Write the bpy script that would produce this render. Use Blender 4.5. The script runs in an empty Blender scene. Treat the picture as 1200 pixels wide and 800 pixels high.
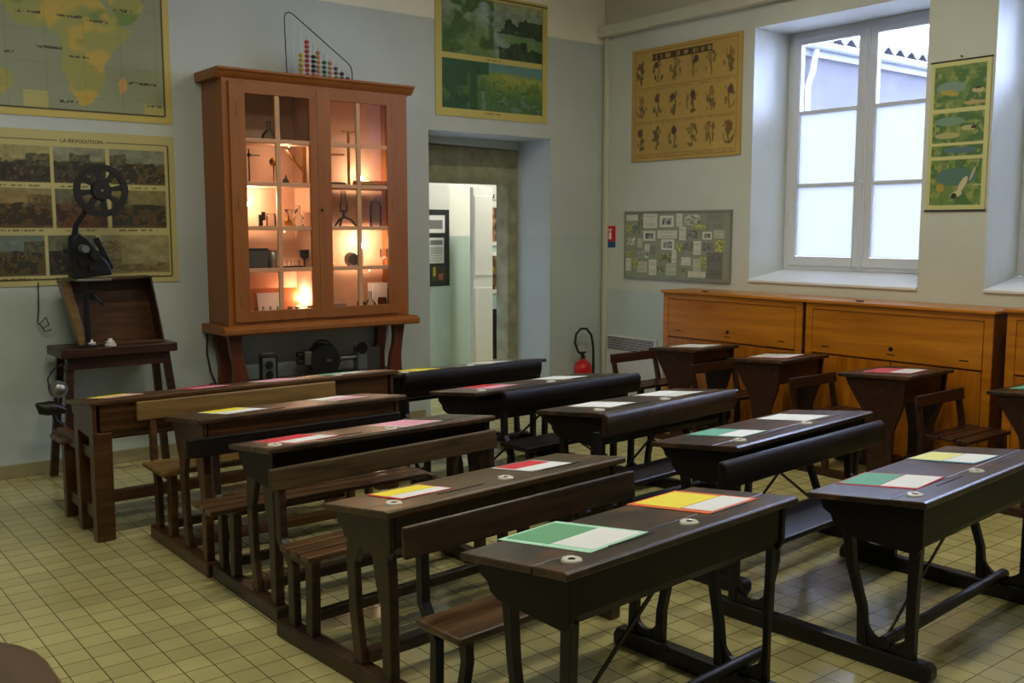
import bpy, math, random
import numpy as np
from mathutils import Vector, Matrix
random.seed(4)
S = bpy.context.scene
COL = S.collection
R = math.radians

# ---------------------------------------------------------------- camera
PITCH = math.atan(132/1160); YAW = math.atan(925/1167.5); H = 1.55
cam = bpy.data.cameras.new('camera'); co = bpy.data.objects.new('camera', cam); COL.objects.link(co)
cam.sensor_width = 36; cam.lens = 1160/1200*36; cam.clip_start = 0.05; cam.clip_end = 200
co.location = (0, 0, H); co.rotation_euler = (math.pi/2-PITCH, 0, -YAW)
S.camera = co
# ---------------------------------------------------------------- exposure, sky
S.view_settings.view_transform = 'Standard'; S.view_settings.look = 'None'
S.view_settings.gamma = 1; S.view_settings.use_curve_mapping = False
S.view_settings.exposure = 0.97
SKY = 18.0
LAMP = 14
LAMPCOL = (1.0, 0.93, 0.70)
w = bpy.data.worlds.new('sky'); S.world = w; w.use_nodes = True
wn = w.node_tree.nodes; wl = w.node_tree.links
bg = wn['Background']; bg.inputs[1].default_value = SKY
tc = wn.new('ShaderNodeTexCoord'); sx = wn.new('ShaderNodeSeparateXYZ'); wl.new(tc.outputs['Generated'], sx.inputs[0])
cr = wn.new('ShaderNodeValToRGB'); wl.new(sx.outputs[2], cr.inputs[0])
cr.color_ramp.elements[0].position = 0.0; cr.color_ramp.elements[0].color = (.50, .58, .95, 1)
cr.color_ramp.elements[1].position = .6; cr.color_ramp.elements[1].color = (.62, .70, 1.0, 1)
wl.new(cr.outputs[0], bg.inputs[0])

# ---------------------------------------------------------------- helpers
def srgb(r, g, b):
    f = lambda c: (c/255/12.92 if c/255 <= .04045 else ((c/255+.055)/1.055)**2.4)
    return (f(r), f(g), f(b), 1)

class MB:
    def __init__(s): s.v = []; s.f = []; s.m = []; s.mi = 0
    def add(s, vs, fs):
        n = len(s.v); s.v += [tuple(p) for p in vs]
        for f in fs: s.f.append([n+i for i in f]); s.m.append(s.mi)
        return s
    def box(s, x0, x1, y0, y1, z0, z1):
        vs = [(x, y, z) for x in (x0, x1) for y in (y0, y1) for z in (z0, z1)]
        return s.add(vs, [(0, 1, 3, 2), (4, 6, 7, 5), (0, 4, 5, 1), (2, 3, 7, 6), (0, 2, 6, 4), (1, 5, 7, 3)])
    def hexa(s, a, b):   # two quads (lists of 4 points), joined
        return s.add(list(a)+list(b), [(3, 2, 1, 0), (4, 5, 6, 7)]+[(i, (i+1) % 4, 4+(i+1) % 4, 4+i) for i in range(4)])
    def prism_x(s, pts, x0, x1):  # polygon in y,z extruded over x
        n = len(pts)
        return s.add([(x0, p[0], p[1]) for p in pts]+[(x1, p[0], p[1]) for p in pts],
                     [tuple(range(n)), tuple(range(2*n-1, n-1, -1))]+[(i, n+i, n+(i+1) % n, (i+1) % n) for i in range(n)])
    def prism_y(s, pts, y0, y1):  # polygon in x,z extruded over y
        n = len(pts)
        return s.add([(p[0], y0, p[1]) for p in pts]+[(p[0], y1, p[1]) for p in pts],
                     [tuple(range(n-1, -1, -1)), tuple(range(n, 2*n))]+[(i, (i+1) % n, n+(i+1) % n, n+i) for i in range(n)])
    def prism_z(s, pts, z0, z1):
        n = len(pts)
        return s.add([(p[0], p[1], z0) for p in pts]+[(p[0], p[1], z1) for p in pts],
                     [tuple(range(n-1, -1, -1)), tuple(range(n, 2*n))]+[(i, (i+1) % n, n+(i+1) % n, n+i) for i in range(n)])
    def ribbon(s, pts, ws, x0, x1):  # bent bar in the y,z plane
        L = []; Rr = []
        for i, p in enumerate(pts):
            a = pts[max(i-1, 0)]; b = pts[min(i+1, len(pts)-1)]
            d = Vector((b[0]-a[0], b[1]-a[1])).normalized(); n = Vector((-d.y, d.x)); ww = ws[i]/2
            L.append((p[0]+n.x*ww, p[1]+n.y*ww)); Rr.append((p[0]-n.x*ww, p[1]-n.y*ww))
        for i in range(len(pts)-1):
            q = [L[i], L[i+1], Rr[i+1], Rr[i]]
            s.add([(x0, a, b) for a, b in q]+[(x1, a, b) for a, b in q],
                  ([(3, 2, 1, 0), (4, 5, 6, 7), (0, 1, 5, 4), (2, 3, 7, 6)] +
                   ([(3, 0, 4, 7)] if i == 0 else [])+([(1, 2, 6, 5)] if i == len(pts)-2 else [])))
        return s
    def tube(s, path, r, seg=8, closed=False):
        P = [Vector(p) for p in path]; n = len(P); rr = r if isinstance(r, (list, tuple)) else [r]*n
        vs = []; up = None
        for i in range(n):
            if closed: d = (P[(i+1) % n]-P[i-1])
            else: d = (P[min(i+1, n-1)]-P[max(i-1, 0)])
            d.normalize()
            if up is None:
                up = Vector((0, 0, 1)) if abs(d.z) < .9 else Vector((1, 0, 0))
            a = (up-d*up.dot(d)); a.normalize(); up = a; b = d.cross(a)
            for k in range(seg):
                t = 2*math.pi*k/seg; vs.append(P[i]+a*(rr[i]*math.cos(t))+b*(rr[i]*math.sin(t)))
        fs = []
        for i in range(n if closed else n-1):
            j = (i+1) % n
            for k in range(seg):
                l = (k+1) % seg; fs.append((i*seg+k, i*seg+l, j*seg+l, j*seg+k))
        if not closed: fs += [tuple(range(seg-1, -1, -1)), tuple(range((n-1)*seg, n*seg))]
        return s.add(vs, fs)
    def lathe(s, prof, c=(0, 0, 0), seg=16, axis='z'):  # prof: (r, h)
        vs = []
        for r, h in prof:
            for k in range(seg):
                t = 2*math.pi*k/seg; a, b = max(r, 1e-4)*math.cos(t), max(r, 1e-4)*math.sin(t)
                p = (a, b, h) if axis == 'z' else ((h, a, b) if axis == 'x' else (b, h, a))
                vs.append((c[0]+p[0], c[1]+p[1], c[2]+p[2]))
        fs = []
        for i in range(len(prof)-1):
            for k in range(seg):
                l = (k+1) % seg; fs.append((i*seg+k, i*seg+l, (i+1)*seg+l, (i+1)*seg+k))
        if prof[0][0] > 1e-3 and prof[0] != prof[-1]: fs.append(tuple(range(seg-1, -1, -1)))
        if prof[-1][0] > 1e-3 and prof[0] != prof[-1]: fs.append(tuple(range((len(prof)-1)*seg, len(prof)*seg)))
        return s.add(vs, fs)
    def sphere(s, c, r, seg=10, rings=6):
        return s.lathe([(r*math.sin(math.pi*i/rings), -r*math.cos(math.pi*i/rings)) for i in range(rings+1)], c, seg)

def mk(name, mb, mats, parent=None, bevel=0.0, smooth=False, loc=None, rz=0, label=None):
    me = bpy.data.meshes.new(name); me.from_pydata(mb.v, [], mb.f)
    for m in (mats if isinstance(mats, (list, tuple)) else [mats]): me.materials.append(m)
    me.polygons.foreach_set('material_index', mb.m)
    import bmesh
    b = bmesh.new(); b.from_mesh(me); bmesh.ops.remove_doubles(b, verts=b.verts, dist=1e-5); bmesh.ops.recalc_face_normals(b, faces=b.faces); b.to_mesh(me); b.free()
    if smooth:
        me.polygons.foreach_set('use_smooth', [True]*len(me.polygons))
        try: me.set_sharp_from_angle(angle=R(42))
        except Exception: pass
    o = bpy.data.objects.new(name, me); COL.objects.link(o)
    if parent: o.parent = parent
    if loc: o.location = loc
    if rz: o.rotation_euler.z = rz
    if bevel:
        md = o.modifiers.new('bevel', 'BEVEL'); md.width = bevel; md.segments = 2; md.limit_method = 'ANGLE'; md.angle_limit = R(40)
    if label: o['label'] = label
    return o
def tag(o, label=None, cat=None, group=None, kind=None):
    if label: o['label'] = label
    if cat: o['category'] = cat
    if group: o['group'] = group
    if kind: o['kind'] = kind
    return o
def thing(name, label, cat, loc=(0, 0, 0), rz=0, group=None):
    o = bpy.data.objects.new(name, None); COL.objects.link(o); o.location = loc; o.rotation_euler.z = rz
    o.empty_display_size = .05
    return tag(o, label, cat, group)
def struct(name, mb, mat, **k):
    return tag(mk(name, mb, mat, **k), kind='structure')

# ---------------------------------------------------------------- materials
def new_mat(name):
    m = bpy.data.materials.new(name); m.use_nodes = True
    return m, m.node_tree.nodes, m.node_tree.links, m.node_tree.nodes['Principled BSDF']
def plain(name, c, rough=.5, metal=0, spec=.5, noise=.12, nscale=12, coat=0, emit=0):
    m, n, l, b = new_mat(name)
    b.inputs['Roughness'].default_value = rough; b.inputs['Metallic'].default_value = metal
    b.inputs['Specular IOR Level'].default_value = spec
    b.inputs['Coat Weight'].default_value = coat
    t = n.new('ShaderNodeTexCoord'); x = n.new('ShaderNodeTexNoise'); x.inputs['Scale'].default_value = nscale; x.inputs['Detail'].default_value = 4
    l.new(t.outputs['Object'], x.inputs['Vector'])
    r = n.new('ShaderNodeValToRGB'); l.new(x.outputs['Fac'], r.inputs[0])
    r.color_ramp.elements[0].position = .3; r.color_ramp.elements[1].position = .7
    r.color_ramp.elements[0].color = tuple(v*(1-noise) for v in c[:3])+(1,)
    r.color_ramp.elements[1].color = tuple(min(1, v*(1+noise)) for v in c[:3])+(1,)
    l.new(r.outputs[0], b.inputs['Base Color'])
    if emit:
        b.inputs['Emission Color'].default_value = c; b.inputs['Emission Strength'].default_value = emit
    return m
def wood(name, dark, light, rough=.38, axis='x', scale=1.0, wear=0.0, wearcol=None, coat=.25, bump=.15, spec=.38):
    m, n, l, b = new_mat(name)
    t = n.new('ShaderNodeTexCoord'); mp = n.new('ShaderNodeMapping'); l.new(t.outputs['Object'], mp.inputs[0])
    sc = {'x': (1.2, 14, 14), 'y': (14, 1.2, 14), 'z': (14, 14, 1.2)}[axis]
    mp.inputs['Scale'].default_value = tuple(v*scale for v in sc)
    x = n.new('ShaderNodeTexNoise'); x.inputs['Scale'].default_value = 2.2; x.inputs['Detail'].default_value = 8; x.inputs['Roughness'].default_value = .6
    x.inputs['Distortion'].default_value = .6
    l.new(mp.outputs[0], x.inputs['Vector'])
    r = n.new('ShaderNodeValToRGB'); l.new(x.outputs['Fac'], r.inputs[0])
    r.color_ramp.elements[0].position = .35; r.color_ramp.elements[1].position = .68
    r.color_ramp.elements[0].color = dark; r.color_ramp.elements[1].color = light
    out = r.outputs[0]
    if wear:
        y = n.new('ShaderNodeTexNoise'); y.inputs['Scale'].default_value = 5; y.inputs['Detail'].default_value = 6
        l.new(t.outputs['Object'], y.inputs['Vector'])
        q = n.new('ShaderNodeValToRGB'); q.color_ramp.elements[0].position = .52; q.color_ramp.elements[1].position = .68
        l.new(y.outputs['Fac'], q.inputs[0])
        mu = n.new('ShaderNodeMath'); mu.operation = 'MULTIPLY'; mu.inputs[1].default_value = wear; l.new(q.outputs[0], mu.inputs[0])
        mx = n.new('ShaderNodeMixRGB'); l.new(mu.outputs[0], mx.inputs[0]); l.new(out, mx.inputs[1]); mx.inputs[2].default_value = wearcol or light
        out = mx.outputs[0]
    l.new(out, b.inputs['Base Color'])
    rr = n.new('ShaderNodeMapRange'); l.new(x.outputs['Fac'], rr.inputs[0]); rr.inputs[3].default_value = rough-.1; rr.inputs[4].default_value = rough+.12
    l.new(rr.outputs[0], b.inputs['Roughness'])
    b.inputs['Specular IOR Level'].default_value = spec; b.inputs['Coat Weight'].default_value = coat; b.inputs['Coat Roughness'].default_value = .3
    if bump:
        bp = n.new('ShaderNodeBump'); bp.inputs['Strength'].default_value = bump; bp.inputs['Distance'].default_value = .004
        l.new(x.outputs['Fac'], bp.inputs['Height']); l.new(bp.outputs[0], b.inputs['Normal'])
    return m
def glass(name, tint=(1, 1, 1, 1), refl=.9):
    m, n, l, b = new_mat(name); n.remove(b)
    o = n['Material Output']; tr = n.new('ShaderNodeBsdfTransparent'); tr.inputs[0].default_value = tint
    g = n.new('ShaderNodeBsdfGlossy'); g.inputs['Roughness'].default_value = .03; g.inputs[0].default_value = (refl,)*3+(1,)
    fr = n.new('ShaderNodeFresnel'); fr.inputs[0].default_value = 1.45
    mx = n.new('ShaderNodeMixShader'); l.new(fr.outputs[0], mx.inputs[0]); l.new(tr.outputs[0], mx.inputs[1]); l.new(g.outputs[0], mx.inputs[2])
    l.new(mx.outputs[0], o.inputs[0]); return m

def wall_mat(name, low, mid, high, zs=(1.5, 3.2)):
    m, n, l, b = new_mat(name); b.inputs['Roughness'].default_value = .6; b.inputs['Specular IOR Level'].default_value = .3
    g = n.new('ShaderNodeNewGeometry'); s = n.new('ShaderNodeSeparateXYZ'); l.new(g.outputs['Position'], s.inputs[0])
    nz = n.new('ShaderNodeTexNoise'); nz.inputs['Scale'].default_value = 1.3; nz.inputs['Detail'].default_value = 6; l.new(g.outputs['Position'], nz.inputs['Vector'])
    def step(z, soft):
        mr = n.new('ShaderNodeMapRange'); l.new(s.outputs[2], mr.inputs[0]); mr.inputs[1].default_value = z-soft; mr.inputs[2].default_value = z+soft; return mr
    a = step(zs[0], .01); c = step(zs[1], .006)
    m1 = n.new('ShaderNodeMixRGB'); l.new(a.outputs[0], m1.inputs[0]); m1.inputs[1].default_value = low; m1.inputs[2].default_value = mid
    m2 = n.new('ShaderNodeMixRGB'); l.new(c.outputs[0], m2.inputs[0]); l.new(m1.outputs[0], m2.inputs[1]); m2.inputs[2].default_value = high
    hs = n.new('ShaderNodeHueSaturation'); l.new(m2.outputs[0], hs.inputs['Color'])
    mr = n.new('ShaderNodeMapRange'); l.new(nz.outputs[0], mr.inputs[0]); mr.inputs[1].default_value = .3; mr.inputs[2].default_value = .7; mr.inputs[3].default_value = .93; mr.inputs[4].default_value = 1.05
    l.new(mr.outputs[0], hs.inputs['Value']); l.new(hs.outputs[0], b.inputs['Base Color'])
    n2 = n.new('ShaderNodeTexNoise'); n2.inputs['Scale'].default_value = 9; n2.inputs['Detail'].default_value = 5; l.new(g.outputs['Position'], n2.inputs['Vector'])
    bp = n.new('ShaderNodeBump'); bp.inputs['Strength'].default_value = .25; bp.inputs['Distance'].default_value = .02; l.new(n2.outputs[0], bp.inputs['Height']); l.new(bp.outputs[0], b.inputs['Normal'])
    return m
M = {}
M['wall'] = wall_mat('painted_plaster', srgb(184, 194, 193), srgb(190, 198, 197), srgb(236, 234, 218))
M['wall_r'] = wall_mat('painted_plaster_window_side', srgb(192, 204, 202), srgb(206, 210, 202), srgb(206, 202, 186), (1.0, 3.3))
M['wall_far'] = wall_mat('two_tone_plaster', srgb(176, 194, 186), srgb(226, 226, 216), srgb(226, 226, 216), (1.47, 3.2))
M['ceil'] = plain('ceiling_paint', srgb(225, 222, 205), .8, noise=.03, nscale=2)
M['stone'] = plain('bare_stone', srgb(150, 148, 120), .9, noise=.28, nscale=7)
M['white_paint'] = plain('white_gloss_paint', srgb(212, 214, 218), .4, noise=.03, nscale=4)
M['sill'] = plain('white_sill_paint', srgb(228, 232, 238), .45, noise=.02)
M['trunking'] = plain('cream_painted_trunking', srgb(206, 204, 184), .5, noise=.03)
M['skirt'] = plain('tiled_skirting', srgb(150, 142, 108), .4, noise=.08)
# floor tiles
def floor_mat():
    m, n, l, b = new_mat('small_square_floor_tiles')
    g = n.new('ShaderNodeNewGeometry'); mp = n.new('ShaderNodeMapping'); l.new(g.outputs['Position'], mp.inputs[0])
    T = .1085; mp.inputs['Scale'].default_value = (1/T, 1/T, 1/T); mp.inputs['Location'].default_value = (-.945/T+10, .4, 0)
    bt = n.new('ShaderNodeTexBrick'); bt.offset = 0; bt.squash = 1; l.new(mp.outputs[0], bt.inputs['Vector'])
    bt.inputs['Scale'].default_value = 1; bt.inputs['Brick Width'].default_value = 1; bt.inputs['Row Height'].default_value = 1
    bt.inputs['Mortar Size'].default_value = .022; bt.inputs['Mortar Smooth'].default_value = .3; bt.inputs['Bias'].default_value = 0
    bt.inputs['Color1'].default_value = srgb(196, 188, 134); bt.inputs['Color2'].default_value = srgb(179, 172, 120); bt.inputs['Mortar'].default_value = srgb(92, 84, 54)
    nz = n.new('ShaderNodeTexNoise'); nz.inputs['Scale'].default_value = 1.1; nz.inputs['Detail'].default_value = 6; l.new(g.outputs['Position'], nz.inputs['Vector'])
    mr = n.new('ShaderNodeMapRange'); l.new(nz.outputs[0], mr.inputs[0]); mr.inputs[1].default_value = .3; mr.inputs[2].default_value = .7; mr.inputs[3].default_value = .84; mr.inputs[4].default_value = 1.08
    hs = n.new('ShaderNodeHueSaturation'); l.new(bt.outputs['Color'], hs.inputs['Color']); l.new(mr.outputs[0], hs.inputs['Value'])
    l.new(hs.outputs[0], b.inputs['Base Color'])
    b.inputs['Roughness'].default_value = .2; b.inputs['Specular IOR Level'].default_value = .8
    n2 = n.new('ShaderNodeTexNoise'); n2.inputs['Scale'].default_value = 14; n2.inputs['Detail'].default_value = 3; l.new(g.outputs['Position'], n2.inputs['Vector'])
    ad = n.new('ShaderNodeMath'); ad.operation = 'MULTIPLY_ADD'; l.new(bt.outputs['Fac'], ad.inputs[0]); ad.inputs[1].default_value = -1.0; l.new(n2.outputs[0], ad.inputs[2])
    bp = n.new('ShaderNodeBump'); bp.inputs['Strength'].default_value = .15; bp.inputs['Distance'].default_value = .004
    l.new(ad.outputs[0], bp.inputs['Height']); l.new(bp.outputs[0], b.inputs['Normal'])
    return m
M['floor'] = floor_mat()
M['black_wood'] = wood('blackened_old_wood', srgb(9, 7, 6), srgb(26, 18, 14), .42, wear=.5, wearcol=srgb(42, 29, 20), coat=.0, spec=.25)
M['dark_wood'] = wood('dark_brown_wood', srgb(32, 19, 10), srgb(66, 43, 24), .4, wear=.5, wearcol=srgb(92, 64, 38), coat=.12)
M['top_wood'] = wood('worn_desktop_wood', srgb(24, 16, 12), srgb(60, 42, 30), .34, wear=.75, wearcol=srgb(106, 72, 47), coat=.2)
M['olive_wood'] = wood('greyish_olive_wood', srgb(56, 42, 22), srgb(94, 73, 42), .4, coat=.12)
M['light_wood'] = wood('golden_brown_wood', srgb(100, 75, 38), srgb(134, 102, 54), .38, coat=.25)
M['mid_wood'] = wood('reddish_brown_wood', srgb(58, 35, 16), srgb(96, 61, 28), .38, wear=.3, wearcol=srgb(36, 22, 12), coat=.15)
M['seat_wood'] = wood('worn_bench_wood', srgb(58, 38, 20), srgb(104, 74, 40), .34, wear=.5, wearcol=srgb(40, 27, 16), coat=.2)
M['red_wood'] = wood('dark_reddish_wood', srgb(34, 17, 11), srgb(66, 36, 24), .35, coat=.15)
M['iron'] = plain('dark_painted_iron', srgb(20, 17, 17), .42, metal=.2, noise=.25, nscale=20)
M['oak'] = wood('varnished_oak', srgb(168, 98, 12), srgb(202, 128, 26), .3, axis='x', scale=.5, coat=.4, bump=.05)
M['oak_v'] = wood('varnished_oak_upright', srgb(156, 88, 12), srgb(190, 116, 26), .3, axis='z', scale=.6, coat=.4, bump=.05)
M['oak_dark'] = wood('varnished_oak_edge', srgb(112, 60, 20), srgb(140, 80, 30), .35, coat=.3, bump=.05)
M['terracotta'] = wood('terracotta_painted_wood', srgb(136, 78, 28), srgb(150, 90, 37), .42, axis='z', scale=.5, coat=.15, bump=.05)
M['bracket'] = wood('red_brown_bracket', srgb(84, 38, 24), srgb(108, 54, 34), .35, axis='z', coat=.3, bump=.05)
M['muntin'] = plain('pale_pink_brown_paint', srgb(196, 146, 106), .45, noise=.04)
M['cab_in'] = plain('dusty_pink_lining', srgb(196, 156, 132), .8, noise=.05)
M['pane'] = glass('cabinet_glass')
M['winglass'] = glass('window_glass', (.93, .96, 1, 1))
M['clear'] = glass('clear_glassware', (.82, .86, .86, 1), .9)
M['brown_glass'] = glass('amber_glass', (.45, .24, .1, 1))
M['brass'] = plain('old_brass', srgb(176, 130, 60), .3, metal=1, noise=.15)
M['steel'] = plain('dull_steel', srgb(150, 150, 146), .35, metal=1, noise=.1)
M['black'] = plain('black_lacquer', srgb(22, 22, 23), .4, noise=.15)
M['blackmetal'] = plain('black_machine_metal', srgb(28, 28, 30), .35, metal=.4, noise=.2)
M['grey'] = plain('grey_enamel', srgb(92, 96, 98), .4, noise=.1)
M['porcelain'] = plain('white_porcelain', srgb(216, 214, 204), .2, noise=.02, coat=.4)
M['red'] = plain('red_enamel', srgb(190, 22, 26), .3, noise=.04, coat=.4)
M['hose'] = plain('black_rubber', srgb(20, 20, 22), .5, noise=.1)
M['paper'] = plain('white_paper', srgb(232, 232, 234), .8, noise=.015)
M['signred'] = plain('sign_red', srgb(205, 28, 34), .5, noise=.02)
M['signblue'] = plain('sign_blue', srgb(40, 84, 140), .5, noise=.02)
M['signwhite'] = plain('sign_white', srgb(240, 240, 240), .5, noise=.0)
M['cream'] = plain('aged_poster_paper', srgb(190, 178, 124), .7, noise=.06, nscale=5)
M['tan'] = plain('brown_aged_paper', srgb(176, 142, 74), .75, noise=.05, nscale=5)
M['ink'] = plain('dark_print', srgb(48, 38, 24), .8, noise=.0)
M['frame_alu'] = plain('grey_metal_frame', srgb(150, 154, 148), .4, metal=.3, noise=.04)
M['board'] = plain('grey_pin_board', srgb(150, 156, 138), .8, noise=.06)
M['bulb'] = plain('lit_bulb', (1, .72, .42, 1), .5, noise=0, emit=25)
M['bulb_fill'] = plain('added_fill_bulb', (1, .72, .42, 1), .5, noise=0, emit=1.5)  # for the tiny hidden bulbs added as fill inside the cabinet
M['tube'] = plain('fluorescent_tube', (1, .93, .72, 1), .5, noise=0, emit=6)
M['grout_wall'] = plain('outside_render', srgb(48, 47, 47), .9, noise=.15, nscale=2)
M['zinc'] = plain('zinc_gutter', srgb(84, 86, 88), .6, noise=.05)
M['fibro'] = plain('weathered_corrugated_sheet', srgb(60, 58, 58), .9, noise=.25, nscale=6)
M['ground'] = plain('outside_gravel', srgb(140, 140, 135), .95, noise=.15)
def frosted():
    m, n, l, b = new_mat('frosted_glass'); n.remove(b); o = n['Material Output']
    t = n.new('ShaderNodeBsdfTranslucent'); t.inputs[0].default_value = (.32, .325, .32, 1)
    g = n.new('ShaderNodeBsdfDiffuse'); g.inputs[0].default_value = (.4, .42, .44, 1)
    mx = n.new('ShaderNodeMixShader'); mx.inputs[0].default_value = .15; l.new(t.outputs[0], mx.inputs[1]); l.new(g.outputs[0], mx.inputs[2])
    l.new(mx.outputs[0], o.inputs[0]); return m
M['frost'] = frosted()
def attr_mat():
    m, n, l, b = new_mat('printed_picture'); a = n.new('ShaderNodeAttribute'); a.attribute_name = 'Col'
    l.new(a.outputs['Color'], b.inputs['Base Color']); b.inputs['Roughness'].default_value = .55; return m
M['print'] = attr_mat()

# ---------------------------------------------------------------- printed pictures (flat prints, colour stored per point)
def vnoise(U, V, fx, fy, seed):
    rs = np.random.RandomState(seed); nx, ny = int(fx)+3, int(fy)+3; L = rs.rand(ny, nx)
    x = np.clip(U, 0, 1)*fx; y = np.clip(V, 0, 1)*fy; xi = x.astype(int); yi = y.astype(int); fxx = x-xi; fyy = y-yi
    fxx = fxx*fxx*(3-2*fxx); fyy = fyy*fyy*(3-2*fyy)
    return (L[yi, xi]*(1-fxx)+L[yi, xi+1]*fxx)*(1-fyy)+(L[yi+1, xi]*(1-fxx)+L[yi+1, xi+1]*fxx)*fyy
def fbm(U, V, f, seed, asp=1.0):
    return (vnoise(U, V, f, f*asp, seed)+.5*vnoise(U, V, f*2, f*2*asp, seed+1)+.25*vnoise(U, V, f*4, f*4*asp, seed+2))/1.75
def inpoly(U, V, P):
    r = np.zeros(U.shape, bool); n = len(P)
    for i in range(n):
        x1, y1 = P[i]; x2, y2 = P[(i+1) % n]
        if y1 == y2: continue
        c = ((y1 > V) != (y2 > V)) & (U < (x2-x1)*(V-y1)/(y2-y1)+x1); r ^= c
    return r
def rgb(*c): return np.array(c, float)/255
def mixc(A, B, t): return A*(1-t[..., None])+B*t[..., None]
def sheet(name, W, Hh, nx, ny, fn, parent=None, y=-.004, loc=None, x0=0, z0=0):
    xs = np.linspace(0, 1, nx); zs = np.linspace(0, 1, ny); U, V = np.meshgrid(xs, zs)
    C = np.clip(fn(U, V), 0, 1); C = np.where(C <= .04045, C/12.92, ((C+.055)/1.055)**2.4)
    verts = np.stack([x0+U*W, np.full(U.shape, y), z0+V*Hh], -1).reshape(-1, 3)
    me = bpy.data.meshes.new(name)
    idx = np.arange(nx*ny).reshape(ny, nx)
    F = np.stack([idx[:-1, :-1], idx[:-1, 1:], idx[1:, 1:], idx[1:, :-1]], -1).reshape(-1, 4)
    me.from_pydata(verts.tolist(), [], F.tolist())
    ca = me.color_attributes.new('Col', 'FLOAT_COLOR', 'POINT')
    ca.data.foreach_set('color', np.concatenate([C.reshape(-1, 3), np.ones((nx*ny, 1))], 1).astype(np.float32).ravel())
    me.materials.append(M['print'])
    o = bpy.data.objects.new(name, me); COL.objects.link(o)
    if parent: o.parent = parent
    if loc: o.location = loc
    return o
def text_mesh(name, s, size, mat, parent, loc, rot=(R(90), 0, 0), depth=.0005):
    cu = bpy.data.curves.new(name+'_curve', 'FONT'); cu.body = s; cu.size = size; cu.extrude = depth; cu.align_x = 'CENTER'; cu.resolution_u = 2
    t = bpy.data.objects.new(name+'_tmp', cu); COL.objects.link(t); bpy.context.view_layer.update()
    me = bpy.data.meshes.new_from_object(t.evaluated_get(bpy.context.evaluated_depsgraph_get()))
    bpy.data.objects.remove(t)
    me.materials.clear(); me.materials.append(mat); me.name = name
    o = bpy.data.objects.new(name, me); COL.objects.link(o); o.parent = parent; o.location = loc; o.rotation_euler = rot
    return o

# ================================================================ ROOM SHELL
YW, XW, ZC = 6.694, 6.374, 3.75
XL, YF = -2.2, -2.2
struct('floor', MB().box(XL-.2, 6.9, YF-.2, 7.2, -.1, 0).box(4.4, 9.5, 7.2, 11, -.1, 0), M['floor'])
struct('ceiling', MB().box(XL-.2, XW+.6, YF-.2, YW+.5, ZC, ZC+.15), M['ceil'])
DX0, DX1, DZ = 4.455, 5.733, 2.335
b = MB().box(XL-.2, DX0, YW, YW+.5, 0, ZC).box(DX1, XW+.55, YW, YW+.5, 0, ZC).box(DX0, DX1, YW, YW+.5, DZ, ZC)
struct('wall_back', b, M['wall'])
# window wall with two deep openings
W1 = (3.585, 5.012, 1.15, 3.095); W2 = (1.70, 3.125, 1.16, 3.095)
b = MB()
xa, xb = XW, XW+.5
b.box(xa, xb, W1[1], YW, 0, ZC).box(xa, xb, W2[1], W1[0], 0, ZC).box(xa, xb, YF, W2[0], 0, ZC)
for w_ in (W1, W2): b.box(xa, xb, w_[0], w_[1], 0, w_[2]-.02).box(xa, xb, w_[0], w_[1], w_[3], ZC)
struct('wall_right', b, M['wall_r'])
struct('wall_left', MB().box(XL-.2, XL, YF, YW, 0, ZC), M['wall'])
struct('wall_front', MB().box(XL-.2, XW+.5, YF-.2, YF, 0, ZC), M['wall'])
b = MB()
b.box(XL, 4.40, YW-.012, YW, 0, .085).box(DX1+.0, XW, YW-.012, YW, 0, .085)
struct('baseboard_back', b, M['skirt'], bevel=.003)
struct('baseboard_right', MB().box(XW-.012, XW, YF, YW-.012, 0, .085), M['skirt'], bevel=.003)
# beam-like trunking along the top of the window wall, with its corner conduit
struct('trim_1', MB().box(XW-.09, XW, YF, YW, 3.255, 3.35), M['trunking'], bevel=.006)
struct('trim_2', MB().box(XW-.035, XW, YW-.075, YW-.03, 0, 3.255), M['trunking'], bevel=.006)
# stone surround at the back of the doorway
b = MB().prism_y([(DX0, 1.95), (5.62, 1.95), (5.62, 0), (DX1, 0), (DX1, DZ-.08), (DX0, DZ-.06)], YW+.46, YW+.64)
struct('door_1', b, M['stone'], bevel=.012)
struct('trim_3', MB().prism_y([(DX0, DZ-.055), (DX1, DZ-.075), (DX1, DZ+.01), (DX0, DZ+.01)], YW+.44, YW+.64), M['wall'])

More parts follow.
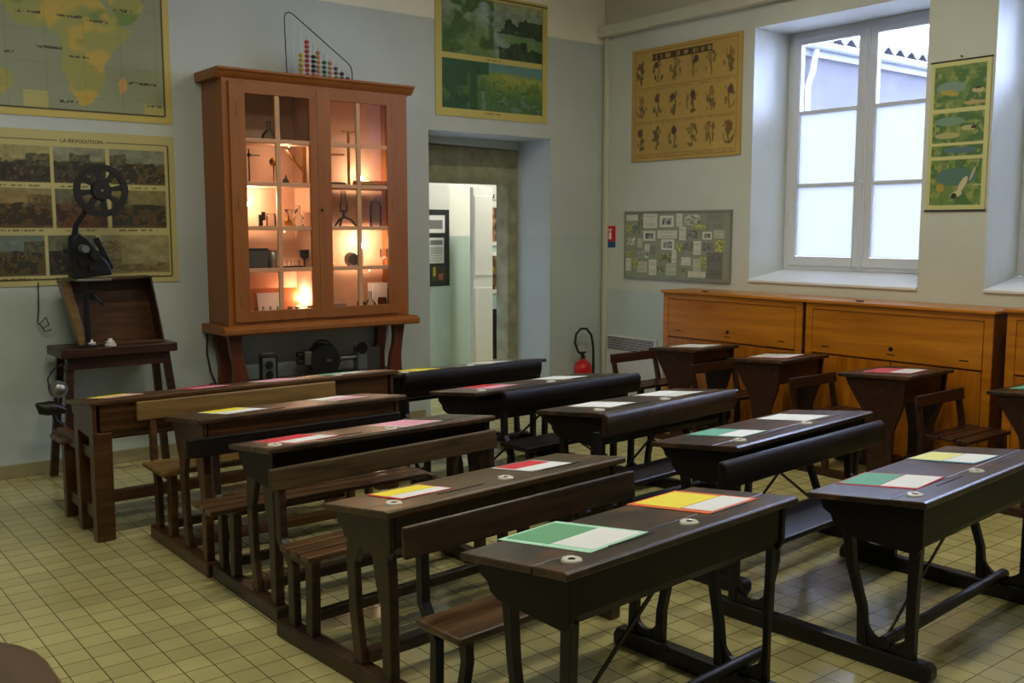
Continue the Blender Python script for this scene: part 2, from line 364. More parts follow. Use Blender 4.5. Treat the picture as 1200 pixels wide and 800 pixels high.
# ---- windows
def window(name, w_, rx):
    # local x runs along the wall towards the camera end, local -y faces the room
    y1 = w_[1]; Wd = w_[1]-w_[0]; z0 = w_[2]; z1 = w_[3]
    root = bpy.data.objects.new(name, None); COL.objects.link(root); root['kind'] = 'structure'
    root.location = (XW+.44, y1, 0); root.rotation_euler.z = -math.pi/2
    zb = z0+.075
    f = MB()
    f.box(0, .055, 0, .06, zb, z1).box(Wd-.055, Wd, 0, .06, zb, z1).box(.055, Wd-.055, 0, .06, z1-.05, z1).box(.055, Wd-.055, 0, .06, zb, zb+.035)
    mk('window_frame', f, M['white_paint'], root, .005)
    # sloping sill
    s = MB().prism_x([(-.44, z0-.02), (-.455, z0-.02), (-.455, z0), (-.44, z0+.002), (.0, zb-.005), (.06, zb-.005), (.06, z0-.02)], 0, Wd)
    mk('window_sill', s, M['sill'], root, .004)
    cx_ = Wd/2
    for x0, x1 in ((.05, cx_-.005), (cx_+.005, Wd-.05)):
        c = MB(); zt = z1-.045; zbb = zb+.03; st = .075
        c.box(x0, x0+st-.005, -.012, .035, zbb, zt).box(x1-st+.005, x1, -.012, .035, zbb, zt)
        c.box(x0+st-.005, x1-st+.005, -.012, .035, zt-.055, zt).box(x0+st-.005, x1-st+.005, -.012, .035, zbb, zbb+.075)
        mu = (1.893, 2.465)
        for z in mu: c.box(x0+st-.005, x1-st+.005, -.006, .03, z-.014, z+.014)
        cs = mk('casement', c, M['white_paint'], root, .004)
        zz = [zbb+.07, mu[0], mu[1], zt-.05]
        for i in range(3):
            p = MB().box(x0+st-.01, x1-st+.01, .01, .014, zz[i]+.01, zz[i+1]-.01)
            q = mk('window_pane', p, M['winglass'] if i == 2 else M['frost'], cs)
            q['label'] = 'clear upper pane' if i == 2 else 'frosted lower pane'
        for z in (zbb+.1, 1.6, 2.2, zt-.15):
            hx = x0-.004 if x0 < .1 else x1+.004
            mk('window_hinge', MB().lathe([(.008, -.03), (.008, .03)], (hx, -.014, z), 8), M['white_paint'], cs)
    e = MB().box(cx_-.022, cx_+.022, -.028, -.012, zb+.03, z1-.05)
    mk('meeting_strip', e, M['white_paint'], root, .006)
    mk('espagnolette_rod', MB().tube([(cx_, -.036, zb+.02), (cx_, -.036, z1-.06)], .006, 8).lathe([(.012, -.015), (.02, 0), (.012, .015)], (cx_, -.045, 1.9), 10, 'y'), M['white_paint'], root)
window('window_1', W1, 0); window('window_2', W2, 0)

# ---- outside: opposite wing with gutter and corrugated roof
tag(mk('outbuilding_wall', MB().box(11.15, 19, 8, 12, -.5, 3.80), M['grout_wall']), 'grey rendered outbuilding seen through the clear upper window panes', 'building')
ob = bpy.data.objects['outbuilding_wall']; ob.name = 'outbuilding'
rf = MB()
n = 150; xs = [11.0+8.2*i/n for i in range(n+1)]
pr = [(x, .05*math.sin(2*math.pi*(x-11)/.30)) for x in xs]
vs = []; fs = []
for (x, h) in pr:
    for (yy, zz) in ((7.82, 4.02), (10.5, 4.9)):
        vs += [(x, yy, zz+h), (x, yy, zz+h-.02)]
for i in range(n):
    a = i*4; c = a+4
    fs += [(a, c, c+2, a+2), (a+1, a+3, c+3, c+1), (a, a+1, c+1, c)]
rf.add(vs, fs)
mk('roof_sheet', rf, M['fibro'], ob)
g = MB()
prof = [(.075*math.cos(t), .075*math.sin(t)) for t in [math.pi+math.pi*k/8 for k in range(9)]]
vs = []; fs = []
for x in (11.0, 19.0):
    for (a, c) in prof: vs.append((x, 7.86+a, 3.93+c))
for k in range(8): fs.append((k, k+1, 9+k+1, 9+k))
g.add(vs, fs); g.box(11, 19, 7.93, 8.0, 3.78, 3.98)
mk('gutter', g, M['zinc'], ob, smooth=True)
mk('downpipe', MB().tube([(11.25, 7.86, 3.86), (11.25, 7.9, 3.6), (11.22, 7.95, 3.4), (11.22, 7.95, 0)], .04, 10), M['zinc'], ob, smooth=True)
struct('ground_outside', MB().box(6.95, 25, -15, 7.9, -.6, -.5), M['ground'])

# ================================================================ OTHER ROOM BEHIND THE DOORWAY
struct('wall_far_room', MB().box(4.2, 6.19, 8.9, 9.3, 0, 3.2).box(6.95, 9.2, 9.6, 9.7, 0, 3.2).box(4.2, 4.3, 7.2, 8.9, 0, 3.2).box(9.1, 9.2, 7.2, 9.6, 0, 3.2).box(6.9, 9.2, 7.19, 7.29, 0, 3.2), M['wall_far'])
struct('wall_far_pier', MB().prism_z([(6.19, 8.9), (6.97, 9.3), (6.97, 9.6), (6.19, 9.3)], 0, 3.2), M['wall_far'])
struct('ceiling_far_room', MB().box(4.2, 9.2, 7.19, 9.7, 3.2, 3.3), M['ceil'])
struct('door_2', MB().box(6.27, 6.53, 8.58, 8.64, 0.0, 1.99).box(6.285, 6.515, 8.572, 8.58, 1.05, 1.9).box(6.285, 6.515, 8.572, 8.58, .12, .92), plain('white_door_paint', srgb(222, 220, 212), .5, noise=.02), bevel=.006)
# pin board
def pinart(U, V):
    C = np.zeros(U.shape+(3,))+rgb(24, 24, 26)
    def rect(u0, u1, v0, v1, c): m = (U > u0) & (U < u1) & (V > v0) & (V < v1); C[m] = c
    rect(.12, .88, .72, .97, rgb(228, 226, 220)); rect(.2, .8, .78, .91, rgb(120, 118, 112))
    rect(.3, .85, .3, .66, rgb(214, 212, 206)); rect(.36, .8, .56, .62, rgb(110, 110, 106))
    for k in range(6): rect(.36, .8, .33+.035*k, .345+.035*k, rgb(160, 158, 152))
    rect(0.0, .2, .1, .34, rgb(220, 218, 210)); rect(.05, .14, .15, .28, rgb(100, 130, 110))
    rect(.4, .9, .04, .26, rgb(60, 52, 34)); rect(.45, .55, .12, .24, rgb(190, 170, 40)); rect(.65, .8, .06, .15, rgb(150, 90, 60))
    return C
t = thing('picture_board', 'black board of mounted pictures on the wall beyond the doorway', 'picture', (5.79, 8.9, .955))
mk('backing', MB().box(-.02, .38, -.02, 0, -.02, .80), M['black'], t, .003)
sheet('mounted_pictures', .36, .76, 50, 90, pinart, t, -.022, x0=0, z0=0)
def ph(seed, warm):
    def f(U, V):
        n = fbm(U, V, 5, seed, 2); C = mixc(np.zeros(U.shape+(3,))+rgb(50, 34, 24), np.zeros(U.shape+(3,))+rgb(*warm), np.clip((n-.25)*2, 0, 1))
        e = (U < .07) | (U > .93) | (V < .05) | (V > .95); C[e] = rgb(226, 224, 214); return C
    return f
for z, lab, wc in ((1.35, 'upper of the two framed pictures beyond the open white door', (190, 140, 100)), (.77, 'lower of the two framed pictures beyond the open white door', (170, 140, 60))):
    t = thing('framed_picture', lab, 'picture', (7.2, 9.6, z), 0, 'framed pictures in the far room')
    mk('picture_frame', MB().box(0, .24, -.02, 0, 0, .5), M['paper'], t, .003); sheet('photograph', .2, .46, 24, 46, ph(int(z*30), wc), t, -.022, x0=.02, z0=.02)
t = thing('coat_rack', 'small wall coat rack above the framed pictures in the far room', 'rack', (7.2, 9.6, 1.9))
mk('rail', MB().box(-.02, .3, -.02, 0, 0, .035), M['white_paint'], t, .003)
for k in range(2): mk('hook', MB().tube([(.07+.16*k, -.02, .02), (.07+.16*k, -.07, .02), (.07+.16*k, -.08, .06)], .008, 6), M['iron'], t)
t = thing('wooden_machine', 'dark wooden antique machine with a crank beyond the doorway', 'machine', (7.12, 9.3, 0))
mk('machine_body', MB().box(0, .34, -.12, .12, .25, .56).box(.02, .30, -.10, .10, .56, .60), M['red_wood'], t, .01)
for x in (.02, .28):
    for y in (-.1, .06): mk('leg', MB().box(x, x+.045, y, y+.04, 0, .25), M['red_wood'], t, .004)
mk('crank', MB().tube([(.1, -.13, .5), (.1, -.2, .5), (.12, -.2, .66), (.17, -.2, .82)], .014, 8), M['iron'], t, smooth=True)

# ================================================================ TEACHER'S TABLE (bottom left corner)
t = thing('teacher_table', 'brown wooden table top with rounded corner at bottom left of the photo', 'table', (-.53, 1.0, 0))
pts = [(0, 0), (.93, 0), (.957, .60)]
pts = [(0, 0), (.94, 0)]+[(.955-.18*(1-math.cos(a)), .95+.22*math.sin(a)) for a in [R(k*15) for k in range(0, 7)]]+[(0, 1.17)]
mk('table_top', MB().prism_z(pts, .71, .74), wood('polished_brown_wood', srgb(70, 48, 30), srgb(96, 66, 42), .3, axis='y', coat=.4), t, .006)
mk('apron', MB().box(.06, .84, .06, .09, .62, .71).box(.06, .84, .99, 1.02, .62, .71).box(.06, .09, .09, .99, .62, .71).box(.81, .84, .09, .99, .62, .71), M['dark_wood'], t, .004)
for x, y in ((.06, .06), (.79, .06), (.06, .96), (.79, .96)): mk('leg', MB().box(x, x+.05, y, y+.05, 0, .62), M['dark_wood'], t, .006)

# ================================================================ SCHOOL DESKS
def inkwell(t, x, y, z):
    p = mk('inkwell', MB().lathe([(.011, -.004), (.011, .003), (.014, .005), (.026, .0035), (.029, .0), (.029, -.004)], (0, 0, 0), 20), M['porcelain'], t, smooth=True, label='round white porcelain inkwell')
    p.location = (x, y, z)
    mk('ink_hole', MB().lathe([(.0, 0), (.0125, 0)], (0, 0, .001), 14), M['black'], p)
def arc_cast(y0, y1, zb, h):  # concave fillet casting between two legs
    ym = (y0+y1)/2; r = (y1-y0)/2
    return [(y0, zb), (y1, zb), (y1, zb+h)]+[(ym+r*math.cos(a), zb+h-(h-.03)*math.sin(a)) for a in [math.pi*k/10 for k in range(1, 10)]]+[(y0, zb+h)]
DESK = {}
def desk(key, label, X, Y, rot, L, zn, D, style, seat, back, mats, ink=(.095, .595), inky=.064, braces=0, slats=0, drop=.05, pn=.15, zfull=True):
    T = thing('school_desk', label, 'desk', (X, Y, 0), R(rot), 'old school desks with attached benches')
    DESK[key] = (T, X, Y, R(rot), L, zn, D, drop)
    mt, mb_, ml, ms, mbk = mats   # top, box, legs, seat, back
    flat = .115; k = drop/(D)
    zl = lambda y: zn-k*max(0, y)
    # top strip and sloping lid
    mk('desktop', MB().prism_x([(-.012, zl(0)-.024), (-.012, zl(0)-.004), (0, zl(0)), (flat, zl(flat)), (flat, zl(flat)-.024)], 0, L), mt, T, .004)
    mk('lid', MB().prism_x([(flat+.003, zl(flat)-.024), (flat+.003, zl(flat)-.001), (D, zl(D)), (D+.008, zl(D)-.008), (D, zl(D)-.022)], 0, L), mt, T, .005)
    if style != 'single':
        for a_, c_ in ((.24, .42), (.68, .85)): mk('pen_groove', MB().box(L*a_, L*c_, flat*.66, flat*.66+.007, zl(.07)-.001, zl(.07)+.0012), M['black'], T)
    zt = lambda y: zl(y)-.024
    if style == 'single':
        side = [(.015, zt(.015)), (D-.035, zt(D-.035)), (D-.055, zt(D)-.04), (D-.17, zn-.26), (D-.2, zn-.4), (D-.2, .05), (.09, .05), (.085, zn-.35), (.03, zn-.2)]
        for x in (.02, L-.04): mk('side_panel', MB().prism_x(side, x, x+.022), mb_, T, .003)
        mk('desk_box', MB().prism_x([(.03, zt(.03)), (D-.05, zt(D-.05)), (D-.08, zt(D)-.09), (.04, zn-.17)], .045, L-.045), mb_, T)
        for x in (.015, L-.045): mk('runner', MB().box(x, x+.032, .05, seat[1]+.02, 0, .05), ml, T, .006)
        mk('stretcher', MB().box(.04, L-.04, .12, .14, .1, .17), ml, T, .003)
    else:
        prof = [(.012, zt(.012)), (D-.03, zt(D-.03)), (D-.045, zt(D)-.035), (D-.075, zt(D)-.05), (D-.085, zt(D)-.075), (D-.12, zn-pn-.015), (.03, zn-pn-.03), (.012, zn-pn)]
        for x in ((.035, L-.055) if style == 'iron' else (.026, L-.05) if style == 'wood' else (.018, L-.04)): mk('side_panel', MB().prism_x(prof, x, x+.02), mb_, T, .003)
        mk('desk_box', MB().prism_x([(.02, zt(.02)), (D-.06, zt(D-.06)), (D-.12, zn-pn-.008), (.04, zn-pn-.02), (.02, zn-pn+.01)], .055, L-.055), mb_, T)
    by = back[0] if back else seat[1]
    zs = seat[2]
    ins = .05
    if style == 'iron':
        for x in (ins, L-ins-.04):
            x1 = x+.04
            thin = key == 'F1' and x > .5; mk('leg', MB().ribbon([(.045, zn-pn-.01), (.05, .3), (.05, .06)], [.026, .022, .022] if thin else [.042, .036, .036], x+(.014 if thin else .004), x1-.004), ml, T, .003)
            mk('leg', MB().ribbon([(D-.13, zn-pn+.01), (D-.15, .34), (.235, .2), (.225, .06)], [.04, .03, .03, .04], x+.004, x1-.004), ml, T, .003)
            mk('casting', MB().prism_x(arc_cast(.055, .22, .062, .11), x+.01, x1-.01), ml, T)
            s0 = seat[0]
            mk('bench_leg', MB().ribbon([(s0+.06, zs-.02), (s0+.05, .28), (s0+.07, .18), (s0+.075, .06)], [.04, .03, .03, .035], x+.004, x1-.004), ml, T, .003)
            if back: mk('bench_leg', MB().ribbon([(by+.012, back[1]-back[2]+.03), (by+.006, zs+.02), (seat[1]-.02, .3), (seat[1]-.015, .06)], [.03, .032, .032, .035], x+.004, x1-.004), ml, T, .003)
            else: mk('bench_leg', MB().ribbon([(seat[1]-.04, zs-.02), (seat[1]-.015, .06)], [.03, .035], x+.004, x1-.004), ml, T, .003)
            mk('casting', MB().prism_x(arc_cast(s0+.08, seat[1]-.02, .062, .10), x+.01, x1-.01), ml, T)
            mk('seat_bracket', MB().ribbon([(s0+.03, zs-.022), (by, zs-.022)], [.018, .018], x+.008, x1-.008), ml, T)
            mk('runner', MB().prism_x([(-.025, 0), (-.035, .02), (-.035, .05), (-.02, .066), (by+.01, .066), (by+.025, .04), (by+.025, 0)], x-.008, x1+.008), ml, T, .008)
        mk('footrest', MB().tube([(.0, .14, .1), (L+.06, .14, .1)] if key == 'F1' else [(ins, .14, .1), (L-ins, .14, .1)], .022, 12), ml, T, smooth=True)
        for bi in range(braces):
            xa_, xb_ = ((L*.60, ins+.045) if bi == 0 else (L*.40, L-ins-.045)); yb = .15+.012*bi
            mk('brace', MB().hexa([(xa_, yb, zn-pn+.01), (xa_+.022, yb, zn-pn+.01), (xa_+.022, yb+.006, zn-pn+.01), (xa_, yb+.006, zn-pn+.01)], [(xb_, yb, .11), (xb_+.022, yb, .11), (xb_+.022, yb+.006, .11), (xb_, yb+.006, .11)]), ml, T)
    elif style == 'wood':
        for x in (.03, L-.068):
            x1 = x+.038
            mk('leg', MB().ribbon([(.085, zn-pn+.03), (.065, zn-.26), (.05, zn-.34), (.045, .06)], [.10, .085, .058, .05], x, x1), ml, T, .005)
            mk('leg', MB().ribbon([(D-.14, zn-pn+.02), (D-.11, .42), (D-.12, .25), (D-.15, .06)], [.10, .055, .05, .05], x+.005, x1-.005), ml, T, .005)
            s0 = seat[0]
            mk('bench_leg', MB().ribbon([(s0+.05, zs-.02), (s0+.055, .06)], [.05, .045], x, x1), ml, T, .005)
            mk('bench_leg', MB().ribbon([(by+.014, back[1]-back[2]+.04), (by+.004, zs), (seat[1]-.03, .30), (seat[1]-.035, .06)] if back else [(seat[1]-.04, zs-.02), (seat[1]-.04, .06)], [.035, .045, .045, .045] if back else [.045, .045], x+.003, x1-.003), ml, T, .005)
            mk('seat_bracket', MB().prism_x([(s0+.01, zs-.022), (seat[1]-.005, zs-.022), (seat[1]-.03, zs-.06), (s0+.04, zs-.06)], x+.004, x1-.004), ml, T, .003)
            mk('runner', MB().box(x-.012, x1+.012, -.01, by+.015, 0, .065), ml, T, .008)
        mk('stretcher', MB().box(.06, L-.06, D-.2, D-.14, .075, .115), ml, T, .005)
        mk('stretcher', MB().box(.06, L-.06, seat[0]+.09, seat[0]+.13, .09, .13), ml, T, .005)
    elif style == 'table':
        for x in (.02, L-.12):
            x1 = x+.09
            mk('leg', MB().ribbon([(.06, zn-pn), (.06, 0)], [.085, .07], x, x1), ml, T, .006)
            mk('leg', MB().ribbon([(.33, zn-pn+.02), (.33, 0)], [.075, .065], x, x1-.01), ml, T, .006)
            mk('runner', MB().box(x+.02, x1-.02, .08, .33, .09, .16), ml, T, .004)
            mk('leg_rail', MB().box(x+.02, x1-.02, .08, seat[1], zn-.32, zn-.26), ml, T, .004)
            mk('bench_leg', MB().ribbon([(seat[0]+.05, zs-.02), (seat[0]+.05, 0)], [.06, .055], x, x1-.02), ml, T, .005)
            mk('runner', MB().box(x+.02, x1-.02, .35, seat[0]+.05, .09, .15), ml, T, .004)
        mk('stretcher', MB().box(.09, L-.09, .3, .34, .12, .18), ml, T, .004)
    else:
        for x in (.015, L-.045):
            s0 = seat[0]
            mk('bench_leg', MB().ribbon([(s0+.08, zs-.02), (s0+.06, .05)], [.05, .04], x, x+.03), ml, T, .003)
    if style == 'single' and back:
        xo0, xo1 = back[3], back[4]
        for x in (xo0+.02, xo1-.05): mk('back_post', MB().ribbon([(by+.014, back[1]-.02), (seat[1]+.0, zs), (seat[1]-.005, .05)], [.028, .035, .035], x, x+.03), ml, T, .003)
    # seat
    sx0, sx1 = (.0, L) if style != 'single' else (back[3], back[4])
    if len(seat) > 3: sx0, sx1 = seat[3:5]
    if slats:
        wd = (seat[1]-seat[0])/slats
        for i in range(slats): mk('seat_slat', MB().box(sx0, sx1, seat[0]+i*wd, seat[0]+(i+1)*wd-.012, zs-.022, zs), ms, T, .006)
    else:
        mk('seat', MB().box(sx0, sx1, seat[0], seat[1], zs-.026, zs), ms, T, .01)
    if back:
        y, z1, hh, x0, x1 = back
        if style == 'iron' and key != 'F1': mk('backrest', MB().prism_x([(y-.012, z1-hh), (y-.028, z1-hh*.55), (y-.026, z1-.02), (y-.008, z1), (y+.014, z1-.004), (y+.012, z1-hh)], x0, x1), mbk, T, .008, smooth=True)
        else: mk('backrest', MB().prism_x([(y-.014, z1-hh), (y-.006, z1), (y+.014, z1), (y+.008, z1-hh)], x0, x1), mbk, T, .007)
    yy = inky
    for x in ink: inkwell(T, x, yy, zl(yy)+.003)
    return T
W_ = M
irn = (W_['top_wood'], W_['black_wood'], W_['iron'], W_['black_wood'], W_['black_wood'])
desk('F1', 'nearest dark two-seat desk, iron legged, with green and orange folders', 1.60, 1.81, 4, 1.07, .69, .41, 'iron',
     (.415, .63, .38, .0, 1.05), (.67, .655, .10, -.01, 1.05), (W_['top_wood'], W_['black_wood'], W_['iron'], W_['seat_wood'], W_['dark_wood']), braces=1)
desk('F2', 'large black two-seat desk nearest the right edge, red and blue folders on it', 3.07, 1.67, 4, 1.15, .645, .43, 'iron',
     (.55, .80, .38, .02, 1.15), (.85, .625, .12, .05, 1.36), irn, inky=.072, braces=1, pn=.17)
desk('B4', 'black desk with teal folder and a scratched backrest against its front', 3.24, 2.59, 5, 1.18, .65, .44, 'iron',
     (.58, .80, .38, .05, 1.15), (.82, .665, .12, .10, 1.19), (W_['top_wood'], W_['black_wood'], W_['iron'], W_['black_wood'], W_['dark_wood']), ink=(.15, .70), inky=.08, braces=2, pn=.17)
desk('B3', 'dark middle-row desk with a glossy reddish backrest against its front', 3.31, 3.50, 2, 1.12, .65, .45, 'iron',
     (.53, .76, .38), (.79, .655, .12, .05, 1.16), (W_['top_wood'], W_['black_wood'], W_['iron'], W_['black_wood'], W_['black_wood']), inky=.08, braces=2, pn=.16)
desk('B2', 'dark desk of the middle row with red folder, in front of the doorway', 3.19, 4.37, 0, 1.2, .65, .44, 'iron',
     (.50, .74, .38), (.80, .665, .12, .05, 1.15), irn, ink=(.1, .62), braces=2, pn=.15)
desk('B1', 'farthest dark desk of the middle row, nearest the doorway', 3.23, 5.24, 0, 1.22, .65, .43, 'iron',
     (.52, .76, .38), None, irn, ink=(.1, .62), braces=0)
brn = (W_['dark_wood'], W_['dark_wood'], W_['dark_wood'], W_['seat_wood'], W_['olive_wood'])
desk('A4', 'brown wooden two-seat desk with yellow and red folders, second from camera on left', 1.59, 2.66, 4, 1.15, .655, .37, 'wood',
     (.48, .70, .38, .0, 1.12), (.745, .655, .085, .0, 1.13), (W_['olive_wood'], W_['dark_wood'], W_['dark_wood'], W_['seat_wood'], W_['olive_wood']), ink=(.1, .60), inky=.09, slats=3)
desk('A3', 'grey-brown desk with red and pink folders and curved black wooden legs', 1.585, 3.52, 0, 1.10, .71, .38, 'wood',
     (.40, .62, .38, -.08, 1.0), (.645, .645, .085, -.08, 1.0), (W_['top_wood'], W_['black_wood'], W_['dark_wood'], W_['seat_wood'], W_['black_wood']), ink=(.06, .59), slats=3)
desk('A2', 'brown wooden desk with yellow folder and light golden backrest behind it', 1.57, 4.20, 0, 1.07, .72, .43, 'wood',
     (.44, .72, .40, -.02, 1.05), (.735, .70, .095, -.03, 1.07), (W_['dark_wood'], W_['mid_wood'], W_['mid_wood'], W_['light_wood'], W_['light_wood']), ink=(), slats=0)
desk('A1', 'long reddish-brown desk on thick square legs, farthest left near the wall', 1.33, 4.985, 0, 1.75, .72, .42, 'table',
     (.56, .80, .43), None, (W_['mid_wood'], W_['mid_wood'], W_['mid_wood'], W_['mid_wood'], W_['mid_wood']), ink=(1.38,), inky=.05, pn=.17)
rd = (W_['top_wood'], W_['red_wood'], W_['red_wood'], W_['red_wood'], W_['red_wood'])
CL = dict(ink=(), pn=.17, slats=3, drop=.03)
desk('C1', 'farthest single dark desk beside the wall grille, white sheet on it', 5.32, 4.64, 0, .48, .705, .44, 'single', (.47, .72, .38, -.08, .44), (.76, .60, .07, -.08, .44), rd, **CL)
desk('C2', 'second farthest single desk along the oak cabinets, side panel reddish', 5.33, 3.92, 0, .53, .70, .43, 'single', (.43, .68, .38, -.05, .46), (.71, .60, .07, -.06, .46), rd, **CL)
desk('C3', 'single wooden desk with pink folder before the middle oak cabinet', 5.32, 3.03, 0, .52, .70, .45, 'single', (.48, .75, .38, -.04, .46), (.77, .60, .07, -.04, .46), rd, **CL)
desk('C4', 'single desk cut off at the right edge with teal folder', 5.36, 2.14, 0, .53, .70, .44, 'single', (.50, .78, .38, -.04, .45), (.80, .60, .07, -.08, .45), rd, **CL)

# ---- folders and sheets on the desks
def mat_c(name, c): return plain(name, srgb(*c), .75, noise=.02)
PC = {k: mat_c(k.replace('_', ' ')+' card', v) for k, v in dict(mint=(176, 226, 200), green=(104, 168, 128), teal=(104, 172, 154), orange=(226, 108, 48), yellow=(240, 226, 60),
      pale_yellow=(226, 226, 150), red=(206, 44, 58), pink=(226, 160, 186), blue=(96, 160, 190), white=(228, 232, 236), rose=(214, 92, 116), grey=(206, 212, 206)).items()}
def folder(key, lx, ly, w_, d, ang, back, c1, c2, label, split=.52):
    T, X, Y, r, L, zn, D, drop = DESK[key]
    k = drop/D; tilt = -math.atan(k)
    Mx = Matrix.Translation((X, Y, 0)) @ Matrix.Rotation(r, 4, 'Z') @ Matrix.Translation((lx, ly, zn-k*ly+.0008)) @ Matrix.Rotation(R(ang), 4, 'Z') @ Matrix.Rotation(tilt, 4, 'X')
    o = mk('folder', MB().box(-w_/2, w_/2, -d/2, d/2, 0, .0012), PC[back])
    tag(o, label, 'folder', 'coloured folders on the desks'); o.matrix_world = Mx
    m = .024 if key == 'F1' else .012
    mk('colour_card', MB().box(-w_/2+m, w_/2-m, d/2-d*split, d/2-m*.6, .0012, .0022), PC[c1], o, label=c1.replace('_', ' ')+' card')
    mk('printed_sheet', MB().box(-w_/2+m*1.3, w_/2-m*.6, -d/2+m*.6, d/2-d*split-.004, .0012, .002), PC[c2], o, label=c2+' sheet')
    return o
folder('F1', .30, .262, .26, .36, 3, 'mint', 'green', 'white', 'green and white folder at the left seat of the nearest desk')
folder('F1', .85, .25, .26, .34, 0, 'orange', 'yellow', 'white', 'orange folder with yellow card at right seat of the nearest desk', .6)
folder('F2', .31, .27, .25, .31, 3, 'red', 'teal', 'white', 'teal and red folder at the left seat of the rightmost large desk')
folder('F2', .86, .28, .22, .29, -3, 'blue', 'pale_yellow', 'white', 'blue folder with pale yellow card at right seat of the rightmost large desk')
folder('B4', .33, .27, .21, .30, 0, 'teal', 'teal', 'white', 'teal folder on the black desk behind the nearest desk')
folder('B4', .88, .26, .21, .29, -2, 'white', 'white', 'white', 'white folder on the black desk behind the nearest desk')
folder('B3', .30, .27, .21, .30, 5, 'grey', 'white', 'white', 'white sheets at left seat of desk with glossy reddish backrest')
folder('B3', .84, .27, .25, .31, 2, 'white', 'white', 'grey', 'white sheets at right seat of desk with glossy reddish backrest')
folder('B2', .30, .27, .22, .31, 4, 'pink', 'red', 'pink', 'red and pink folder on the dark desk before the doorway')
folder('B2', .86, .27, .22, .30, 4, 'grey', 'white', 'white', 'whitish folder on the dark desk before the doorway')
folder('B1', .29, .22, .2, .28, 5, 'pale_yellow', 'yellow', 'yellow', 'yellow card on the farthest middle desk near the doorway')
folder('B1', .88, .22, .2, .28, 5, 'white', 'white', 'white', 'white card on the farthest middle desk near the doorway')
folder('A4', .27, .23, .23, .21, -2, 'red', 'yellow', 'white', 'yellow card folder at left seat of second desk on the left', .55)
folder('A4', .85, .215, .21, .24, -2, 'white', 'red', 'white', 'red and white folder at right seat of second desk on the left')
folder('A3', .22, .20, .22, .31, 6, 'rose', 'red', 'white', 'bright red folder on grey-brown desk of the left row')
folder('A3', .75, .20, .2, .29, 5, 'white', 'pink', 'pink', 'pink folder on grey-brown desk of the left row')
folder('A2', .27, .27, .21, .30, 5, 'white', 'yellow', 'white', 'yellow and white folder on the desk with golden backrest behind')
folder('A2', .83, .27, .2, .27, 5, 'white', 'white', 'pink', 'pale pink sheet on the desk with golden backrest behind')
folder('A1', .20, .25, .2, .25, 8, 'pale_yellow', 'yellow', 'pink', 'pink and yellow folder at left end of the farthest left desk')
folder('A1', .66, .24, .2, .26, 6, 'rose', 'red', 'pink', 'red folder second from left on the farthest left desk')
folder('A1', 1.07, .22, .2, .26, 5, 'white', 'pink', 'pink', 'pink folder third from left on the farthest left desk')
folder('A1', 1.50, .22, .2, .26, 5, 'mint', 'teal', 'white', 'green and white folder at right end of the farthest left desk')
folder('C1', .25, .22, .24, .30, 5, 'white', 'white', 'white', 'white sheet on the farthest single desk')
folder('C2', .27, .23, .26, .30, 8, 'red', 'grey', 'white', 'white and red folder on second farthest single desk')
folder('C3', .25, .22, .25, .31, 5, 'rose', 'rose', 'white', 'pink and white folder on the single desk before middle cabinet')
folder('C4', .25, .24, .22, .30, 0, 'teal', 'teal', 'white', 'teal folder on the single desk cut by the right edge')

# ================================================================ LOW OAK CABINETS ON THE WINDOW WALL
def low_cab(label, y1, wd, zt=1.055):
    t = thing('oak_cabinet', label, 'cabinet', (6.0, y1, 0), -math.pi/2, 'low oak cabinets under the windows')
    d = .36
    mk('cabinet_body', MB().box(0, wd, .012, d, .05, zt-.022), M['oak_dark'], t, .003)
    mk('plinth', MB().box(.01, wd-.01, .03, d-.02, 0, .05), M['oak_dark'], t)
    mk('cabinet_top', MB().box(-.015, wd+.015, -.02, d+.005, zt-.022, zt), M['oak'], t, .005)
    f = MB().box(0, .055, 0, .014, .05, zt-.022).box(wd-.055, wd, 0, .014, .05, zt-.022).box(.055, wd-.055, 0, .014, zt-.065, zt-.022)
    mk('face_frame', f, M['oak'], t, .002)
    z0, z1 = .685, zt-.07
    dr = MB().box(.06, wd-.06, -.004, .010, z0, z0+.105).box(.06, wd-.06, -.001, .008, z0+.105, z1)
    dr.box(.06, wd-.06, -.004, .009, z1-.006, z1)
    fd = mk('flap_door', dr, M['oak'], t, .002)
    mk('keyhole', MB().lathe([(.0, -.004), (.014, -.004), (.016, 0)], (wd/2, -.003, z0+.075), 14, 'y').box(wd/2-.03, wd/2+.03, -.006, -.003, z0+.035, z0+.041), M['iron'], fd)
    for x in (.14, wd-.2): mk('pull_slot', MB().box(x, x+.06, -.0065, -.003, z0+.045, z0+.052), M['iron'], fd)
    for a, c in ((.06, wd/2-.004), (wd/2+.004, wd-.06)):
        dd = mk('cabinet_door', MB().box(a, c, -.002, .012, .06, z0-.014), M['oak_v'], t, .002)
        x = wd/2+(-.04 if a < .1 else .04)
        mk('door_knob', MB().lathe([(.0, -.03), (.012, -.028), (.014, -.02), (.006, -.012), (.006, 0)], (x, -.002, z0-.12), 12, 'y'), M['iron'], dd, smooth=True)
    mk('hasp', MB().box(wd*.27, wd*.27+.05, .05, .07, zt, zt+.008), M['iron'], t)
    return t
low_cab('low oak cabinet farthest along the window wall, under the notice board', 5.575, 1.34)
low_cab('middle low oak cabinet under the window with the poster beside it', 4.205, 1.335)
low_cab('low oak cabinet at the right edge of the photo', 2.79, 1.335, 1.075)
